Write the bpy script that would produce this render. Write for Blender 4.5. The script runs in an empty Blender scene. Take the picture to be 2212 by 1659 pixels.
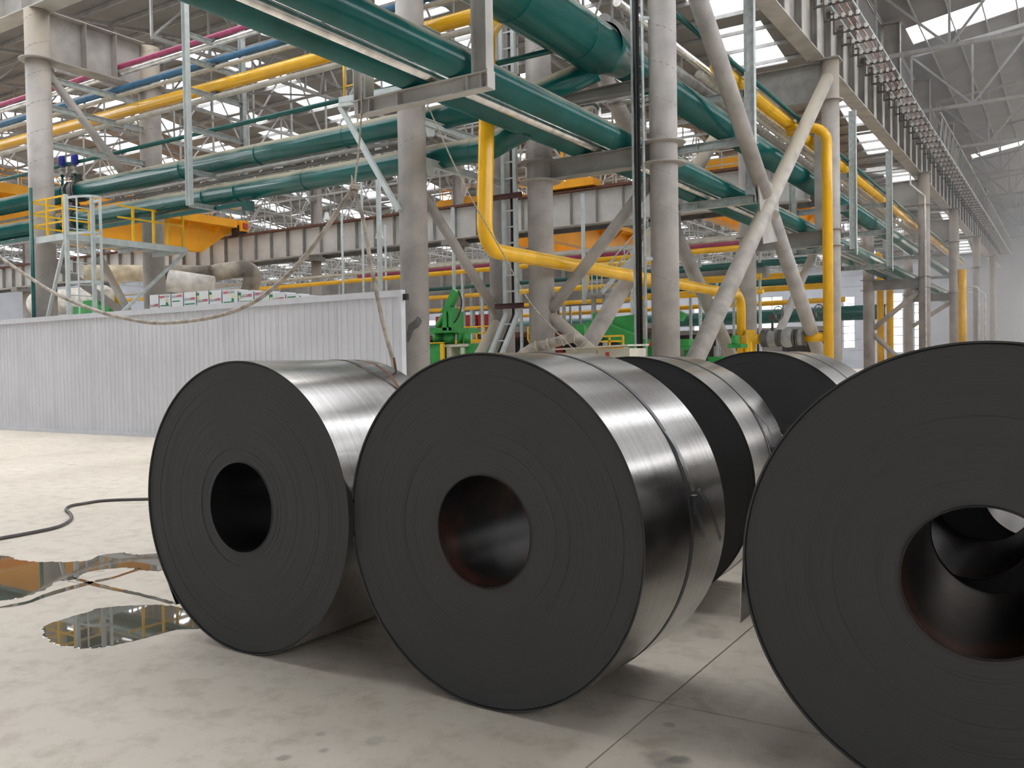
import bpy, math, random
from mathutils import Vector, Matrix
random.seed(7)
scene = bpy.context.scene
C = scene.collection

# ------------------------------------------------------------------ camera
IMW, IMH = 2212.0, 1659.0
CAM_H = 1.65                                   # eye height in metres
VPL, VPR = (-1900.0, 835.0), (2320.0, 765.0)   # where the two directions of the hall grid vanish
_a = (VPL[0]-IMW/2, VPL[1]-IMH/2); _b = (VPR[0]-IMW/2, VPR[1]-IMH/2)
FPX = math.sqrt(-(_a[0]*_b[0]+_a[1]*_b[1]))
_mx = -Vector((_a[0], _a[1], FPX)).normalized()
_my = Vector((_b[0], _b[1], FPX)).normalized()
_mz = _mx.cross(_my)
def _w(v):                                     # camera axes (x right, y down, z forward) -> world
    return Vector((_mx.dot(v), _my.dot(v), _mz.dot(v)))
_r, _d, _f = _w(Vector((1,0,0))), _w(Vector((0,1,0))), _w(Vector((0,0,1)))
cam_data = bpy.data.cameras.new('camera')
cam_data.sensor_fit = 'HORIZONTAL'; cam_data.sensor_width = 36.0
cam_data.lens = FPX/IMW*36.0
cam_data.clip_start = 0.05; cam_data.clip_end = 600
cam = bpy.data.objects.new('camera', cam_data); C.objects.link(cam)
cam.matrix_world = Matrix((( _r.x, -_d.x, -_f.x, 0), (_r.y, -_d.y, -_f.y, 0), (_r.z, -_d.z, -_f.z, CAM_H), (0,0,0,1)))
scene.camera = cam

# ------------------------------------------------------------------ sky and exposure
world = bpy.data.worlds.new('overcast_sky'); scene.world = world
world.use_nodes = True
bg = world.node_tree.nodes['Background']
bg.inputs[0].default_value = (1.0, 0.985, 0.965, 1); bg.inputs[1].default_value = 4.5
scene.view_settings.view_transform = 'Standard'; scene.view_settings.look = 'None'
scene.view_settings.gamma = 1.0; scene.view_settings.exposure = 0.12
scene.view_settings.use_curve_mapping = False
scene.cycles.max_bounces = 8; scene.cycles.diffuse_bounces = 4; scene.cycles.glossy_bounces = 4
scene.cycles.transparent_max_bounces = 8; scene.cycles.sample_clamp_indirect = 6.0
scene.cycles.use_denoising = True

# ------------------------------------------------------------------ measuring: a pixel seen on a known plane
def ray(x, y):
    return _w(Vector((x-IMW/2, y-IMH/2, FPX)))/FPX
def P(x, y, X=None, Y=None, Z=None):
    r = ray(x, y)
    t = X/r.x if X is not None else (Y/r.y if Y is not None else (Z-CAM_H)/r.z)
    return Vector((r.x*t, r.y*t, CAM_H+r.z*t))

# ------------------------------------------------------------------ mesh building
class MB:
    def __init__(s): s.v = []; s.f = []; s.sm = []
    def add(s, vs, fs, smooth=False):
        o = len(s.v); s.v += [Vector(p) for p in vs]
        for f in fs: s.f.append([i+o for i in f]); s.sm.append(smooth)
        return s
    def box(s, x0, x1, y0, y1, z0, z1):
        return s.add([(x0,y0,z0),(x1,y0,z0),(x1,y1,z0),(x0,y1,z0),(x0,y0,z1),(x1,y0,z1),(x1,y1,z1),(x0,y1,z1)],
                     [(0,3,2,1),(4,5,6,7),(0,1,5,4),(1,2,6,5),(2,3,7,6),(3,0,4,7)])
    def cbox(s, x0, x1, y0, y1, z0, z1, c=0.004):      # box with chamfered top edges
        return s.add([(x0,y0,z0),(x1,y0,z0),(x1,y1,z0),(x0,y1,z0),(x0,y0,z1-c),(x1,y0,z1-c),(x1,y1,z1-c),(x0,y1,z1-c),
                      (x0+c,y0+c,z1),(x1-c,y0+c,z1),(x1-c,y1-c,z1),(x0+c,y1-c,z1)],
                     [(0,3,2,1),(0,1,5,4),(1,2,6,5),(2,3,7,6),(3,0,4,7),(4,5,9,8),(5,6,10,9),(6,7,11,10),(7,4,8,11),(8,9,10,11)])
    def bar(s, p, q, w, h, up=(0,0,1)):                # rectangular bar from p to q; w across, h along up
        p, q = Vector(p), Vector(q); d = (q-p).normalized(); u = Vector(up)
        if abs(d.dot(u)) > .98: u = Vector((0,1,0)) if abs(d.y) < .9 else Vector((1,0,0))
        a = d.cross(u).normalized()*(w/2); b = a.cross(d).normalized()*(h/2)
        vs = [p-a-b, p+a-b, p+a+b, p-a+b, q-a-b, q+a-b, q+a+b, q-a+b]
        return s.add(vs, [(0,1,2,3),(7,6,5,4),(4,5,1,0),(5,6,2,1),(6,7,3,2),(7,4,0,3)])
    def ibeam(s, p, q, h, b, tw=.014, tf=.02, up=(0,0,1)):
        p, q = Vector(p), Vector(q); d = (q-p).normalized(); u = Vector(up)
        a = d.cross(u).normalized(); u = a.cross(d).normalized()
        prof = [(-b/2,-h/2),(b/2,-h/2),(b/2,-h/2+tf),(tw/2,-h/2+tf),(tw/2,h/2-tf),(b/2,h/2-tf),(b/2,h/2),(-b/2,h/2),(-b/2,h/2-tf),(-tw/2,h/2-tf),(-tw/2,-h/2+tf),(-b/2,-h/2+tf)]
        vs = [p+a*x+u*y for x, y in prof]+[q+a*x+u*y for x, y in prof]; n = 12
        fs = [(i, (i+1) % n, (i+1) % n+n, i+n) for i in range(n)]
        fs += [(11,2,1,0),(10,3,2,11),(9,4,3,10),(8,5,4,9),(7,6,5,8)]
        fs += [(12,13,14,23),(23,14,15,22),(22,15,16,21),(21,16,17,20),(20,17,18,19)]
        return s.add(vs, fs)
    def channel(s, p, q, h, b, t=.012, out=(1,0,0)):   # U section, web across 'out'
        p, q = Vector(p), Vector(q); d = (q-p).normalized(); o = Vector(out); o = (o-d*o.dot(d)).normalized(); u = o.cross(d)
        pr = [(0,-h/2),(b,-h/2),(b,-h/2+t),(t,-h/2+t),(t,h/2-t),(b,h/2-t),(b,h/2),(0,h/2)]
        vs = [p+o*x+u*y for x, y in pr]+[q+o*x+u*y for x, y in pr]; n = 8
        fs = [(i, (i+1) % n, (i+1) % n+n, i+n) for i in range(n)]
        fs += [(3,2,1,0),(7,4,3,0),(7,6,5,4),(8,9,10,11),(8,11,12,15),(12,13,14,15)]
        return s.add(vs, fs)
    def tube(s, pts, r, n=12, cap=True, smooth=True, closed=False):
        pts = [Vector(p) for p in pts]; m = len(pts); rs = r if isinstance(r, (list, tuple)) else [r]*m
        tang = []
        for i in range(m):
            if closed: t = pts[(i+1) % m]-pts[i-1]
            else: t = pts[min(i+1, m-1)]-pts[max(i-1, 0)]
            tang.append(t.normalized())
        u = Vector((0,0,1)) if abs(tang[0].z) < .9 else Vector((1,0,0))
        u = (u-tang[0]*u.dot(tang[0])).normalized(); vs = []
        for i in range(m):
            u = (u-tang[i]*u.dot(tang[i])).normalized(); w = tang[i].cross(u)
            vs += [pts[i]+(u*math.cos(2*math.pi*k/n)+w*math.sin(2*math.pi*k/n))*rs[i] for k in range(n)]
        fs = [(i*n+k, i*n+(k+1) % n, (i+1)*n+(k+1) % n, (i+1)*n+k) for i in range(m-1) for k in range(n)]
        if closed: fs += [((m-1)*n+k, (m-1)*n+(k+1) % n, (k+1) % n, k) for k in range(n)]
        s.add(vs, fs, smooth)
        if cap and not closed:
            o = len(s.v)-len(vs)
            s.f.append([o+k for k in reversed(range(n))]); s.sm.append(False)
            s.f.append([o+(m-1)*n+k for k in range(n)]); s.sm.append(False)
        return s
    def cyl(s, p, q, r, n=16): return s.tube([p, q], r, n)
    def pipe(s, pts, r, bend=None, n=20, seg=7, cap=True):
        return s.tube(fillet(pts, bend if bend else r*2.2, seg), r, n, cap)
    def lathe(s, prof, o, ax, n=32, smooth=True, close=False):   # prof: (radius, along axis)
        o, ax = Vector(o), Vector(ax).normalized()
        u = Vector((0,0,1)) if abs(ax.z) < .9 else Vector((1,0,0)); u = (u-ax*u.dot(ax)).normalized(); w = ax.cross(u)
        vs = [o+ax*t+(u*math.cos(2*math.pi*k/n)+w*math.sin(2*math.pi*k/n))*r for r, t in prof for k in range(n)]
        m = len(prof); fs = [(i*n+k, i*n+(k+1) % n, (i+1)*n+(k+1) % n, (i+1)*n+k) for i in range(m-1) for k in range(n)]
        if close: fs += [((m-1)*n+k, (m-1)*n+(k+1) % n, (k+1) % n, k) for k in range(n)]
        return s.add(vs, fs, smooth)
    def disc(s, o, ax, r, n=24, flip=False):
        o, ax = Vector(o), Vector(ax).normalized(); u = Vector((0,0,1)) if abs(ax.z) < .9 else Vector((1,0,0)); u = (u-ax*u.dot(ax)).normalized(); w = ax.cross(u)
        return s.add([o+(u*math.cos(2*math.pi*k/n)+w*math.sin(2*math.pi*k/n))*r for k in range(n)], [tuple(range(n)) if not flip else tuple(reversed(range(n)))])
    def prism(s, poly, axis, a, b):                    # polygon in the two other axes, swept along axis from a to b
        n = len(poly)
        def pt(u, v, t): return {'x': (t,u,v), 'y': (u,t,v), 'z': (u,v,t)}[axis]
        return s.add([pt(u,v,a) for u, v in poly]+[pt(u,v,b) for u, v in poly],
                     [tuple(range(n)), tuple(reversed(range(n, 2*n)))]+[(i, i+n, (i+1) % n+n, (i+1) % n) for i in range(n)])
    def torus(s, o, ax, R, r, n=24, k=8):
        o, ax = Vector(o), Vector(ax).normalized(); u = Vector((0,0,1)) if abs(ax.z) < .9 else Vector((1,0,0)); u = (u-ax*u.dot(ax)).normalized(); w = ax.cross(u)
        return s.tube([o+(u*math.cos(2*math.pi*i/n)+w*math.sin(2*math.pi*i/n))*R for i in range(n)], r, k, closed=True)
    def mesh(s, name, off=(0,0,0)):
        off = Vector(off); me = bpy.data.meshes.new(name)
        me.from_pydata([tuple(v-off) for v in s.v], [], s.f); me.polygons.foreach_set('use_smooth', s.sm); me.update()
        return me

def fillet(pts, R, seg=7):
    pts = [Vector(p) for p in pts]; out = [pts[0]]
    for i in range(1, len(pts)-1):
        a, b, c = pts[i-1], pts[i], pts[i+1]; u = (a-b).normalized(); v = (c-b).normalized()
        ang = u.angle(v)
        if ang > 3.1: out.append(b); continue
        t = min(R/math.tan(ang/2), (a-b).length*.49, (c-b).length*.49); rr = t*math.tan(ang/2)
        ce = b+(u+v).normalized()*(rr/math.sin(ang/2)); s0 = b+u*t-ce; s1 = b+v*t-ce
        om = s0.angle(s1) if s0.length > 1e-6 else 0
        if om < 1e-4: out.append(b); continue
        for k in range(seg+1): out.append(ce+(s0*math.sin((1-k/seg)*om)+s1*math.sin(k/seg*om))/math.sin(om))
    out.append(pts[-1]); return out
def bez(pts, n=8):                                     # smooth curve through points (Catmull-Rom)
    pts = [Vector(p) for p in pts]; q = [pts[0]]+pts+[pts[-1]]; out = []
    for i in range(1, len(q)-2):
        for k in range(n):
            t = k/n; a, b, c, d = q[i-1], q[i], q[i+1], q[i+2]
            out.append(.5*((2*b)+(c-a)*t+(2*a-5*b+4*c-d)*t*t+(3*b-a-3*c+d)*t**3))
    out.append(pts[-1]); return out

# ------------------------------------------------------------------ materials (all procedural)
M = {}
def mat(name, col, rough=.5, metal=0., var=.12, scale=3., dust=None, dustlo=.35, bump=0., bscale=40., spec=.5, col2=None):
    m = bpy.data.materials.new(name); m.use_nodes = True; nt = m.node_tree; b = nt.nodes['Principled BSDF']
    b.inputs['Roughness'].default_value = rough; b.inputs['Metallic'].default_value = metal; b.inputs['Specular IOR Level'].default_value = spec
    g = nt.nodes.new('ShaderNodeNewGeometry'); no = nt.nodes.new('ShaderNodeTexNoise'); no.inputs['Scale'].default_value = scale; no.inputs['Detail'].default_value = 5
    nt.links.new(g.outputs['Position'], no.inputs['Vector'])
    mx = nt.nodes.new('ShaderNodeMix'); mx.data_type = 'RGBA'
    c2 = col2 if col2 else tuple(c*(1-2.2*var) for c in col)
    mx.inputs[6].default_value = (*c2, 1); mx.inputs[7].default_value = (*[min(1, c*(1+var)) for c in col], 1)
    ra = nt.nodes.new('ShaderNodeMapRange'); ra.inputs[1].default_value = .3; ra.inputs[2].default_value = .62
    nt.links.new(no.outputs['Fac'], ra.inputs[0]); nt.links.new(ra.outputs[0], mx.inputs[0]); out = mx.outputs[2]
    if dust:                                           # settled dust lying on upward faces
        sp = nt.nodes.new('ShaderNodeSeparateXYZ'); nt.links.new(g.outputs['Normal'], sp.inputs[0])
        ad = nt.nodes.new('ShaderNodeMath'); ad.operation = 'MULTIPLY_ADD'; ad.inputs[1].default_value = .5
        nt.links.new(no.outputs['Fac'], ad.inputs[0]); nt.links.new(sp.outputs['Z'], ad.inputs[2])
        dr = nt.nodes.new('ShaderNodeMapRange'); dr.interpolation_type = 'SMOOTHSTEP'; dr.inputs[1].default_value = dustlo+.25; dr.inputs[2].default_value = dustlo+.75
        nt.links.new(ad.outputs[0], dr.inputs[0])
        m2 = nt.nodes.new('ShaderNodeMix'); m2.data_type = 'RGBA'; m2.inputs[7].default_value = (*dust, 1)
        nt.links.new(out, m2.inputs[6]); nt.links.new(dr.outputs[0], m2.inputs[0]); out = m2.outputs[2]
        rr = nt.nodes.new('ShaderNodeMapRange'); rr.inputs[3].default_value = rough; rr.inputs[4].default_value = .9
        nt.links.new(dr.outputs[0], rr.inputs[0]); nt.links.new(rr.outputs[0], b.inputs['Roughness'])
    nt.links.new(out, b.inputs['Base Color'])
    if bump:
        n2 = nt.nodes.new('ShaderNodeTexNoise'); n2.inputs['Scale'].default_value = bscale; n2.inputs['Detail'].default_value = 4
        nt.links.new(g.outputs['Position'], n2.inputs['Vector'])
        bp = nt.nodes.new('ShaderNodeBump'); bp.inputs['Strength'].default_value = bump; bp.inputs['Distance'].default_value = .01
        nt.links.new(n2.outputs['Fac'], bp.inputs['Height']); nt.links.new(bp.outputs[0], b.inputs['Normal'])
    M[name] = m; return m
DUST = (.40, .34, .26)
mat('column_paint', (.40,.375,.355), .55, var=.10, scale=1.6, dust=DUST)
mat('beam_paint', (.30,.295,.28), .55, var=.12, scale=1.5, dust=(.33,.30,.25))
mat('beam_light', (.46,.445,.42), .55, var=.10, scale=1.2, dust=DUST)
mat('runway_paint', (.60,.595,.58), .5, var=.07, scale=.8)
mat('brace_paint', (.44,.41,.375), .6, var=.12, scale=2.2, dust=(.46,.41,.33))
mat('galvanised', (.50,.55,.55), .45, .25, var=.10, scale=6)
mat('frame_pale', (.56,.62,.62), .5, .0, var=.06, scale=4)
mat('dark_steel', (.10,.095,.09), .6, var=.2)
mat('weld', (.29,.275,.26), .6)
mat('green_pipe', (.004,.105,.095), .20, var=.10, scale=1.2, dust=(.40,.365,.27), dustlo=.20)
mat('green_small', (.006,.10,.088), .3, var=.1, dust=(.2,.26,.22), dustlo=.6)
mat('yellow_pipe', (.86,.47,.012), .20, var=.06, scale=1.5, dust=(.62,.42,.12), dustlo=.62)
mat('yellow_rail', (.85,.50,.02), .45, var=.05)
mat('crane_orange', (.90,.40,.012), .45, var=.06, scale=.7)
mat('pink_pipe', (.46,.085,.19), .4, var=.08)
mat('blue_pipe', (.06,.18,.31), .4, var=.1, dust=(.16,.26,.36), dustlo=.6)
mat('pale_pipe', (.52,.50,.44), .6, var=.1, dust=DUST)
mat('silver_wrap', (.80,.79,.76), .26, .92, var=.12, scale=4, dust=(.45,.42,.36), dustlo=.75)
mat('grey_pipe', (.36,.36,.35), .45, .2, var=.12)
mat('machine_green', (.035,.30,.065), .45, var=.12, scale=2)
mat('blue_actuator', (.02,.03,.32), .4)
mat('red_paint', (.55,.05,.04), .5)
mat('rust', (.16,.07,.045), .8, var=.25, scale=8)
mat('oxide_primer', (.12,.055,.05), .7, var=.2)
mat('cable_jacket', (.34,.30,.255), .75, var=.22, scale=5)
mat('rope_fibre', (.40,.36,.30), .9, var=.2, scale=20)
mat('hose_rubber', (.085,.075,.075), .6, var=.2)
mat('black_cable', (.012,.012,.013), .55)
mat('copper', (.50,.30,.24), .4, .6)
mat('insulator', (.75,.74,.72), .5)
mat('cream_cabinet', (.56,.54,.45), .5, var=.06)
mat('beige_duct', (.68,.57,.41), .75, var=.15, scale=2.5)
mat('white_duct', (.76,.73,.67), .6, var=.14, scale=3)
mat('burnt_duct', (.12,.10,.085), .55, var=.35, scale=1.1, col2=(.56,.49,.39))
mat('fence_sheet', (.62,.63,.665), .42, .0, var=.03, scale=.8)
mat('fence_trim', (.58,.59,.62), .4, var=.03)
mat('carton', (.74,.76,.75), .7, var=.03)
mat('carton_tape', (.02,.025,.03), .6); mat('print_red', (.62,.04,.09), .6); mat('print_green', (.03,.24,.09), .6); mat('print_grey', (.38,.40,.41), .6); mat('print_lemon', (.75,.74,.32), .6)
mat('roof_sheet', (.25,.245,.24), .6, var=.08, scale=.5)
mat('truss_paint', (.37,.37,.365), .55, var=.08)
mat('wall_sheet', (.50,.53,.60), .55, var=.05, scale=.3)  # bluish tint puts the far haze into the sheet colour
mat('machine_dark', (.05,.05,.052), .6, var=.3)
mat('machine_grey', (.34,.34,.33), .55, var=.15, scale=.7)
mat('lamp_white', (.8,.8,.8), .3)
mat('strap_steel', (.30,.31,.31), .32, .85, var=.1); mat('strap_dark', (.10,.10,.105), .4, .7)
def nodes(name):
    m = bpy.data.materials.new(name); m.use_nodes = True; M[name] = m
    return m, m.node_tree, m.node_tree.nodes['Principled BSDF']
def nn(nt, t, **kw):
    n = nt.nodes.new(t)
    for k, v in kw.items():
        if k.startswith('i'): n.inputs[int(k[1:])].default_value = v
        else: setattr(n, k, v)
    return n
def ramp(nt, fac, stops):
    r = nt.nodes.new('ShaderNodeValToRGB'); e = r.color_ramp.elements
    while len(e) < len(stops): e.new(.5)
    for i, (p, c) in enumerate(stops): e[i].position = p; e[i].color = (*c, 1)
    nt.links.new(fac, r.inputs[0]); return r.outputs[0]
# concrete: trowelled slabs with damp blotches, oil spots and scuffs
m, nt, b = nodes('concrete'); L = nt.links.new
g = nn(nt, 'ShaderNodeNewGeometry')
n1 = nn(nt, 'ShaderNodeTexNoise'); n1.inputs['Scale'].default_value = .55; n1.inputs['Detail'].default_value = 8; n1.inputs['Roughness'].default_value = .62
n2 = nn(nt, 'ShaderNodeTexNoise'); n2.inputs['Scale'].default_value = 5.0; n2.inputs['Detail'].default_value = 8; n2.inputs['Roughness'].default_value = .7
n3 = nn(nt, 'ShaderNodeTexNoise'); n3.inputs['Scale'].default_value = 2.3; n3.inputs['Detail'].default_value = 3; n3.inputs['Distortion'].default_value = .6
for n in (n1, n2, n3): L(g.outputs['Position'], n.inputs['Vector'])
c1 = ramp(nt, n1.outputs['Fac'], [(.30, (.592,.523,.437)), (.50, (.652,.588,.497)), (.70, (.692,.628,.537))])
c2 = ramp(nt, n2.outputs['Fac'], [(.33, (.79,.775,.75)), (.52, (1,1,1)), (.70, (1.0,1.0,1.0))])
c3 = ramp(nt, n3.outputs['Fac'], [(.0, (.55,.52,.48)), (.235, (.62,.59,.55)), (.27, (1,1,1))])
mu = nn(nt, 'ShaderNodeMix', data_type='RGBA', blend_type='MULTIPLY'); mu.inputs[0].default_value = 1; L(c1, mu.inputs[6]); L(c2, mu.inputs[7])
mv = nn(nt, 'ShaderNodeMix', data_type='RGBA', blend_type='MULTIPLY'); mv.inputs[0].default_value = 1; L(mu.outputs[2], mv.inputs[6]); L(c3, mv.inputs[7])
out = mv.outputs[2]
# individual drip marks and an oil blot, each where it lies
wn = nn(nt, 'ShaderNodeTexNoise'); wn.inputs['Scale'].default_value = 9; wn.inputs['Detail'].default_value = 5; L(g.outputs['Position'], wn.inputs['Vector'])
for sx, sy, sr, dk in ((-2.82,2.59,.035,.62), (-2.73,2.73,.032,.66), (-2.86,2.84,.03,.72), (-2.60,2.92,.05,.80), (-1.42,3.37,.11,.66), (-1.38,3.42,.05,.60), (-1.86,5.09,.10,.82), (-1.55,3.72,.03,.7), (-3.45,2.75,.09,.86), (-2.95,2.70,.05,.82), (-11.2,11.6,.5,.80), (-15.5,12.2,.7,.84)):
    sb = nn(nt, 'ShaderNodeVectorMath', operation='SUBTRACT'); sb.inputs[1].default_value = (sx, sy, 0); L(g.outputs['Position'], sb.inputs[0])
    le = nn(nt, 'ShaderNodeVectorMath', operation='LENGTH'); L(sb.outputs[0], le.inputs[0])
    ma = nn(nt, 'ShaderNodeMath', operation='MULTIPLY_ADD'); ma.inputs[1].default_value = sr*1.8; L(wn.outputs['Fac'], ma.inputs[0]); L(le.outputs['Value'], ma.inputs[2])
    mr = nn(nt, 'ShaderNodeMapRange'); mr.inputs[1].default_value = sr*1.45; mr.inputs[2].default_value = sr*1.95; mr.inputs[3].default_value = dk; mr.inputs[4].default_value = 1.0; L(ma.outputs[0], mr.inputs[0])
    sm = nn(nt, 'ShaderNodeMix', data_type='RGBA', blend_type='MULTIPLY'); sm.inputs[0].default_value = 1; L(out, sm.inputs[6]); L(mr.outputs[0], sm.inputs[7]); out = sm.outputs[2]
L(out, b.inputs['Base Color'])
rr = nn(nt, 'ShaderNodeMapRange'); rr.inputs[1].default_value = .3; rr.inputs[2].default_value = .7; rr.inputs[3].default_value = .42; rr.inputs[4].default_value = .75
L(n1.outputs['Fac'], rr.inputs[0]); L(rr.outputs[0], b.inputs['Roughness'])
bp = nn(nt, 'ShaderNodeBump'); bp.inputs['Strength'].default_value = .12; bp.inputs['Distance'].default_value = .004
L(n2.outputs['Fac'], bp.inputs['Height']); L(bp.outputs[0], b.inputs['Normal'])
mat('joint_dark', (.07,.058,.048), .9)
# coil edge: thousands of stacked sheet edges, near black, slightly sheened; fine rings from the radius
def ring_mat(name, lo, hi, rough, scale):
    m, nt, b = nodes(name); L = nt.links.new
    tc = nn(nt, 'ShaderNodeTexCoord'); sp = nn(nt, 'ShaderNodeSeparateXYZ'); L(tc.outputs['Object'], sp.inputs[0])
    cx = nn(nt, 'ShaderNodeCombineXYZ'); L(sp.outputs['X'], cx.inputs[0]); L(sp.outputs['Z'], cx.inputs[2])
    ln = nn(nt, 'ShaderNodeVectorMath', operation='LENGTH'); L(cx.outputs[0], ln.inputs[0])
    no = nn(nt, 'ShaderNodeTexNoise', noise_dimensions='1D'); no.inputs['Scale'].default_value = scale; no.inputs['Detail'].default_value = 6; no.inputs['Roughness'].default_value = .75
    L(ln.outputs['Value'], no.inputs['W'])
    L(ramp(nt, no.outputs['Fac'], [(.3, lo), (.7, hi)]), b.inputs['Base Color']); b.inputs['Roughness'].default_value = rough
    bp = nn(nt, 'ShaderNodeBump'); bp.inputs['Strength'].default_value = .15; bp.inputs['Distance'].default_value = .001
    L(no.outputs['Fac'], bp.inputs['Height']); L(bp.outputs[0], b.inputs['Normal'])
ring_mat('coil_edge', (.040,.0405,.040), (.052,.0525,.0515), .62, 130)
# mill-finish sheet: rolled lines run round the coil, faint bands across
m, nt, b = nodes('coil_sheet'); L = nt.links.new
tc = nn(nt, 'ShaderNodeTexCoord'); mp = nn(nt, 'ShaderNodeMapping'); mp.inputs['Scale'].default_value = (.35, 14, .35); L(tc.outputs['Object'], mp.inputs[0])
no = nn(nt, 'ShaderNodeTexNoise'); no.inputs['Scale'].default_value = 3; no.inputs['Detail'].default_value = 6; L(mp.outputs[0], no.inputs['Vector'])
mp2 = nn(nt, 'ShaderNodeMapping'); mp2.inputs['Scale'].default_value = (5, .5, 5); L(tc.outputs['Object'], mp2.inputs[0])
nb = nn(nt, 'ShaderNodeTexNoise'); nb.inputs['Scale'].default_value = 1.6; nb.inputs['Detail'].default_value = 5; L(mp2.outputs[0], nb.inputs['Vector'])
L(ramp(nt, no.outputs['Fac'], [(.3, (.37,.36,.355)), (.7, (.46,.45,.44))]), b.inputs['Base Color']); b.inputs['Metallic'].default_value = 1.0
rr = nn(nt, 'ShaderNodeMapRange'); rr.inputs[1].default_value = .3; rr.inputs[2].default_value = .7; rr.inputs[3].default_value = .17; rr.inputs[4].default_value = .27
L(nb.outputs['Fac'], rr.inputs[0]); L(rr.outputs[0], b.inputs['Roughness'])
bp = nn(nt, 'ShaderNodeBump'); bp.inputs['Strength'].default_value = .05; bp.inputs['Distance'].default_value = .004; L(nb.outputs['Fac'], bp.inputs['Height']); L(bp.outputs[0], b.inputs['Normal'])
# bore: oily dark steel with rust bloom
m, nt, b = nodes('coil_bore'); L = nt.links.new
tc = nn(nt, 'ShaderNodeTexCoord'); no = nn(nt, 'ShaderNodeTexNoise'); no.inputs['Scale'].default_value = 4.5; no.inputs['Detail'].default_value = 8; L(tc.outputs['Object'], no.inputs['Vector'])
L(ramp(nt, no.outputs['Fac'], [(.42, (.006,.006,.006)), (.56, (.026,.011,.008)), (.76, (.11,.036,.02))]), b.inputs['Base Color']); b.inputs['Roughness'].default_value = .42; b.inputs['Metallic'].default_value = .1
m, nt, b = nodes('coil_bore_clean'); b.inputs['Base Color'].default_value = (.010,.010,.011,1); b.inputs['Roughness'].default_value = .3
# standing water
m, nt, b = nodes('puddle_water'); b.inputs['Base Color'].default_value = (.12,.105,.08,1); b.inputs['Roughness'].default_value = .02; b.inputs['IOR'].default_value = 1.6; b.inputs['Specular IOR Level'].default_value = .8
# translucent roof light / window glazing: the sky shows through
for nm, tr in (('skylight_sheet', .80), ('window_glass', .85)):
    m, nt, b = nodes(nm); L = nt.links.new; nt.nodes.remove(b)
    t = nn(nt, 'ShaderNodeBsdfTransparent'); d = nn(nt, 'ShaderNodeBsdfTranslucent'); t.inputs[0].default_value = (.97,.98,1,1); d.inputs[0].default_value = (.9,.93,.95,1)
    mx = nn(nt, 'ShaderNodeMixShader'); mx.inputs[0].default_value = 1-tr; L(t.outputs[0], mx.inputs[1]); L(d.outputs[0], mx.inputs[2]); L(mx.outputs[0], nt.nodes['Material Output'].inputs[0])

# ------------------------------------------------------------------ objects
def tag(o, label=None, cat=None, group=None, kind=None):
    if label: o['label'] = label
    if cat: o['category'] = cat
    if group: o['group'] = group
    if kind: o['kind'] = kind
    return o
def thing(name, label, cat, loc, group=None, kind=None):
    o = bpy.data.objects.new(name, None); C.objects.link(o); o.location = loc; o.empty_display_size = .2
    return tag(o, label, cat, group, kind)
def wloc(o):
    v = Vector(o.location)
    while o.parent: o = o.parent; v += Vector(o.location)
    return v
def part(name, mb, m, parent, kind=None, label=None):
    """mesh built in world coordinates, hung under its thing (things are never rotated)"""
    off = wloc(parent); me = mb.mesh(name, off); me.materials.append(M[m])
    o = bpy.data.objects.new(name, me); C.objects.link(o); o.parent = parent
    return tag(o, label=label, kind=kind)
def solo(name, mb, m, label, cat, group=None, kind=None):
    xs = [v.x for v in mb.v]; ys = [v.y for v in mb.v]; zs = [v.z for v in mb.v]
    off = Vector(((min(xs)+max(xs))/2, (min(ys)+max(ys))/2, min(zs)))
    me = mb.mesh(name, off); me.materials.append(M[m]); o = bpy.data.objects.new(name, me); C.objects.link(o); o.location = off
    return tag(o, label, cat, group, kind)
def inst(src, parent, loc, name=None):
    o = src.copy(); C.objects.link(o); o.parent = parent; o.location = loc
    return o
def copy_tree(o, loc, label=None):
    r = o.copy(); C.objects.link(r); r.location = loc
    if label: r['label'] = label
    for ch in list(o.children):
        c = ch.copy(); C.objects.link(c); c.parent = r
        for gch in ch.children:
            d = gch.copy(); C.objects.link(d); d.parent = c
    return r

# ================================================================== the setting
# floor: sub-base with cast slabs, saw-cut joints between them
floor = solo('floor', MB().box(-125, 26, -22, 141, -.30, -.03), 'joint_dark', 'concrete shop floor cast in slabs', None, kind='structure')
JX = [-31.8, -26.8, -21.8, -16.8, -11.83, -6.62, -1.68, 3.4, 8.4]; JY = [-11.2, -6.2, -1.1, 3.95, 8.95, 13.95, 19.0]
for i in range(len(JX)-1):
    for j in range(len(JY)-1):
        part('slab', MB().cbox(JX[i]+.0045, JX[i+1]-.0045, JY[j]+.0045, JY[j+1]-.0045, -.028, 0, .0012), 'concrete', floor)
for x0, x1, y0, y1 in ((-125, -31.806, -22, 141), (8.406, 26, -22, 141), (-31.796, 8.396, -22, -11.206), (-31.796, 8.396, 19.006, 141)):
    part('slab', MB().box(x0, x1, y0, y1, -.028, 0), 'concrete', floor)

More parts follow.
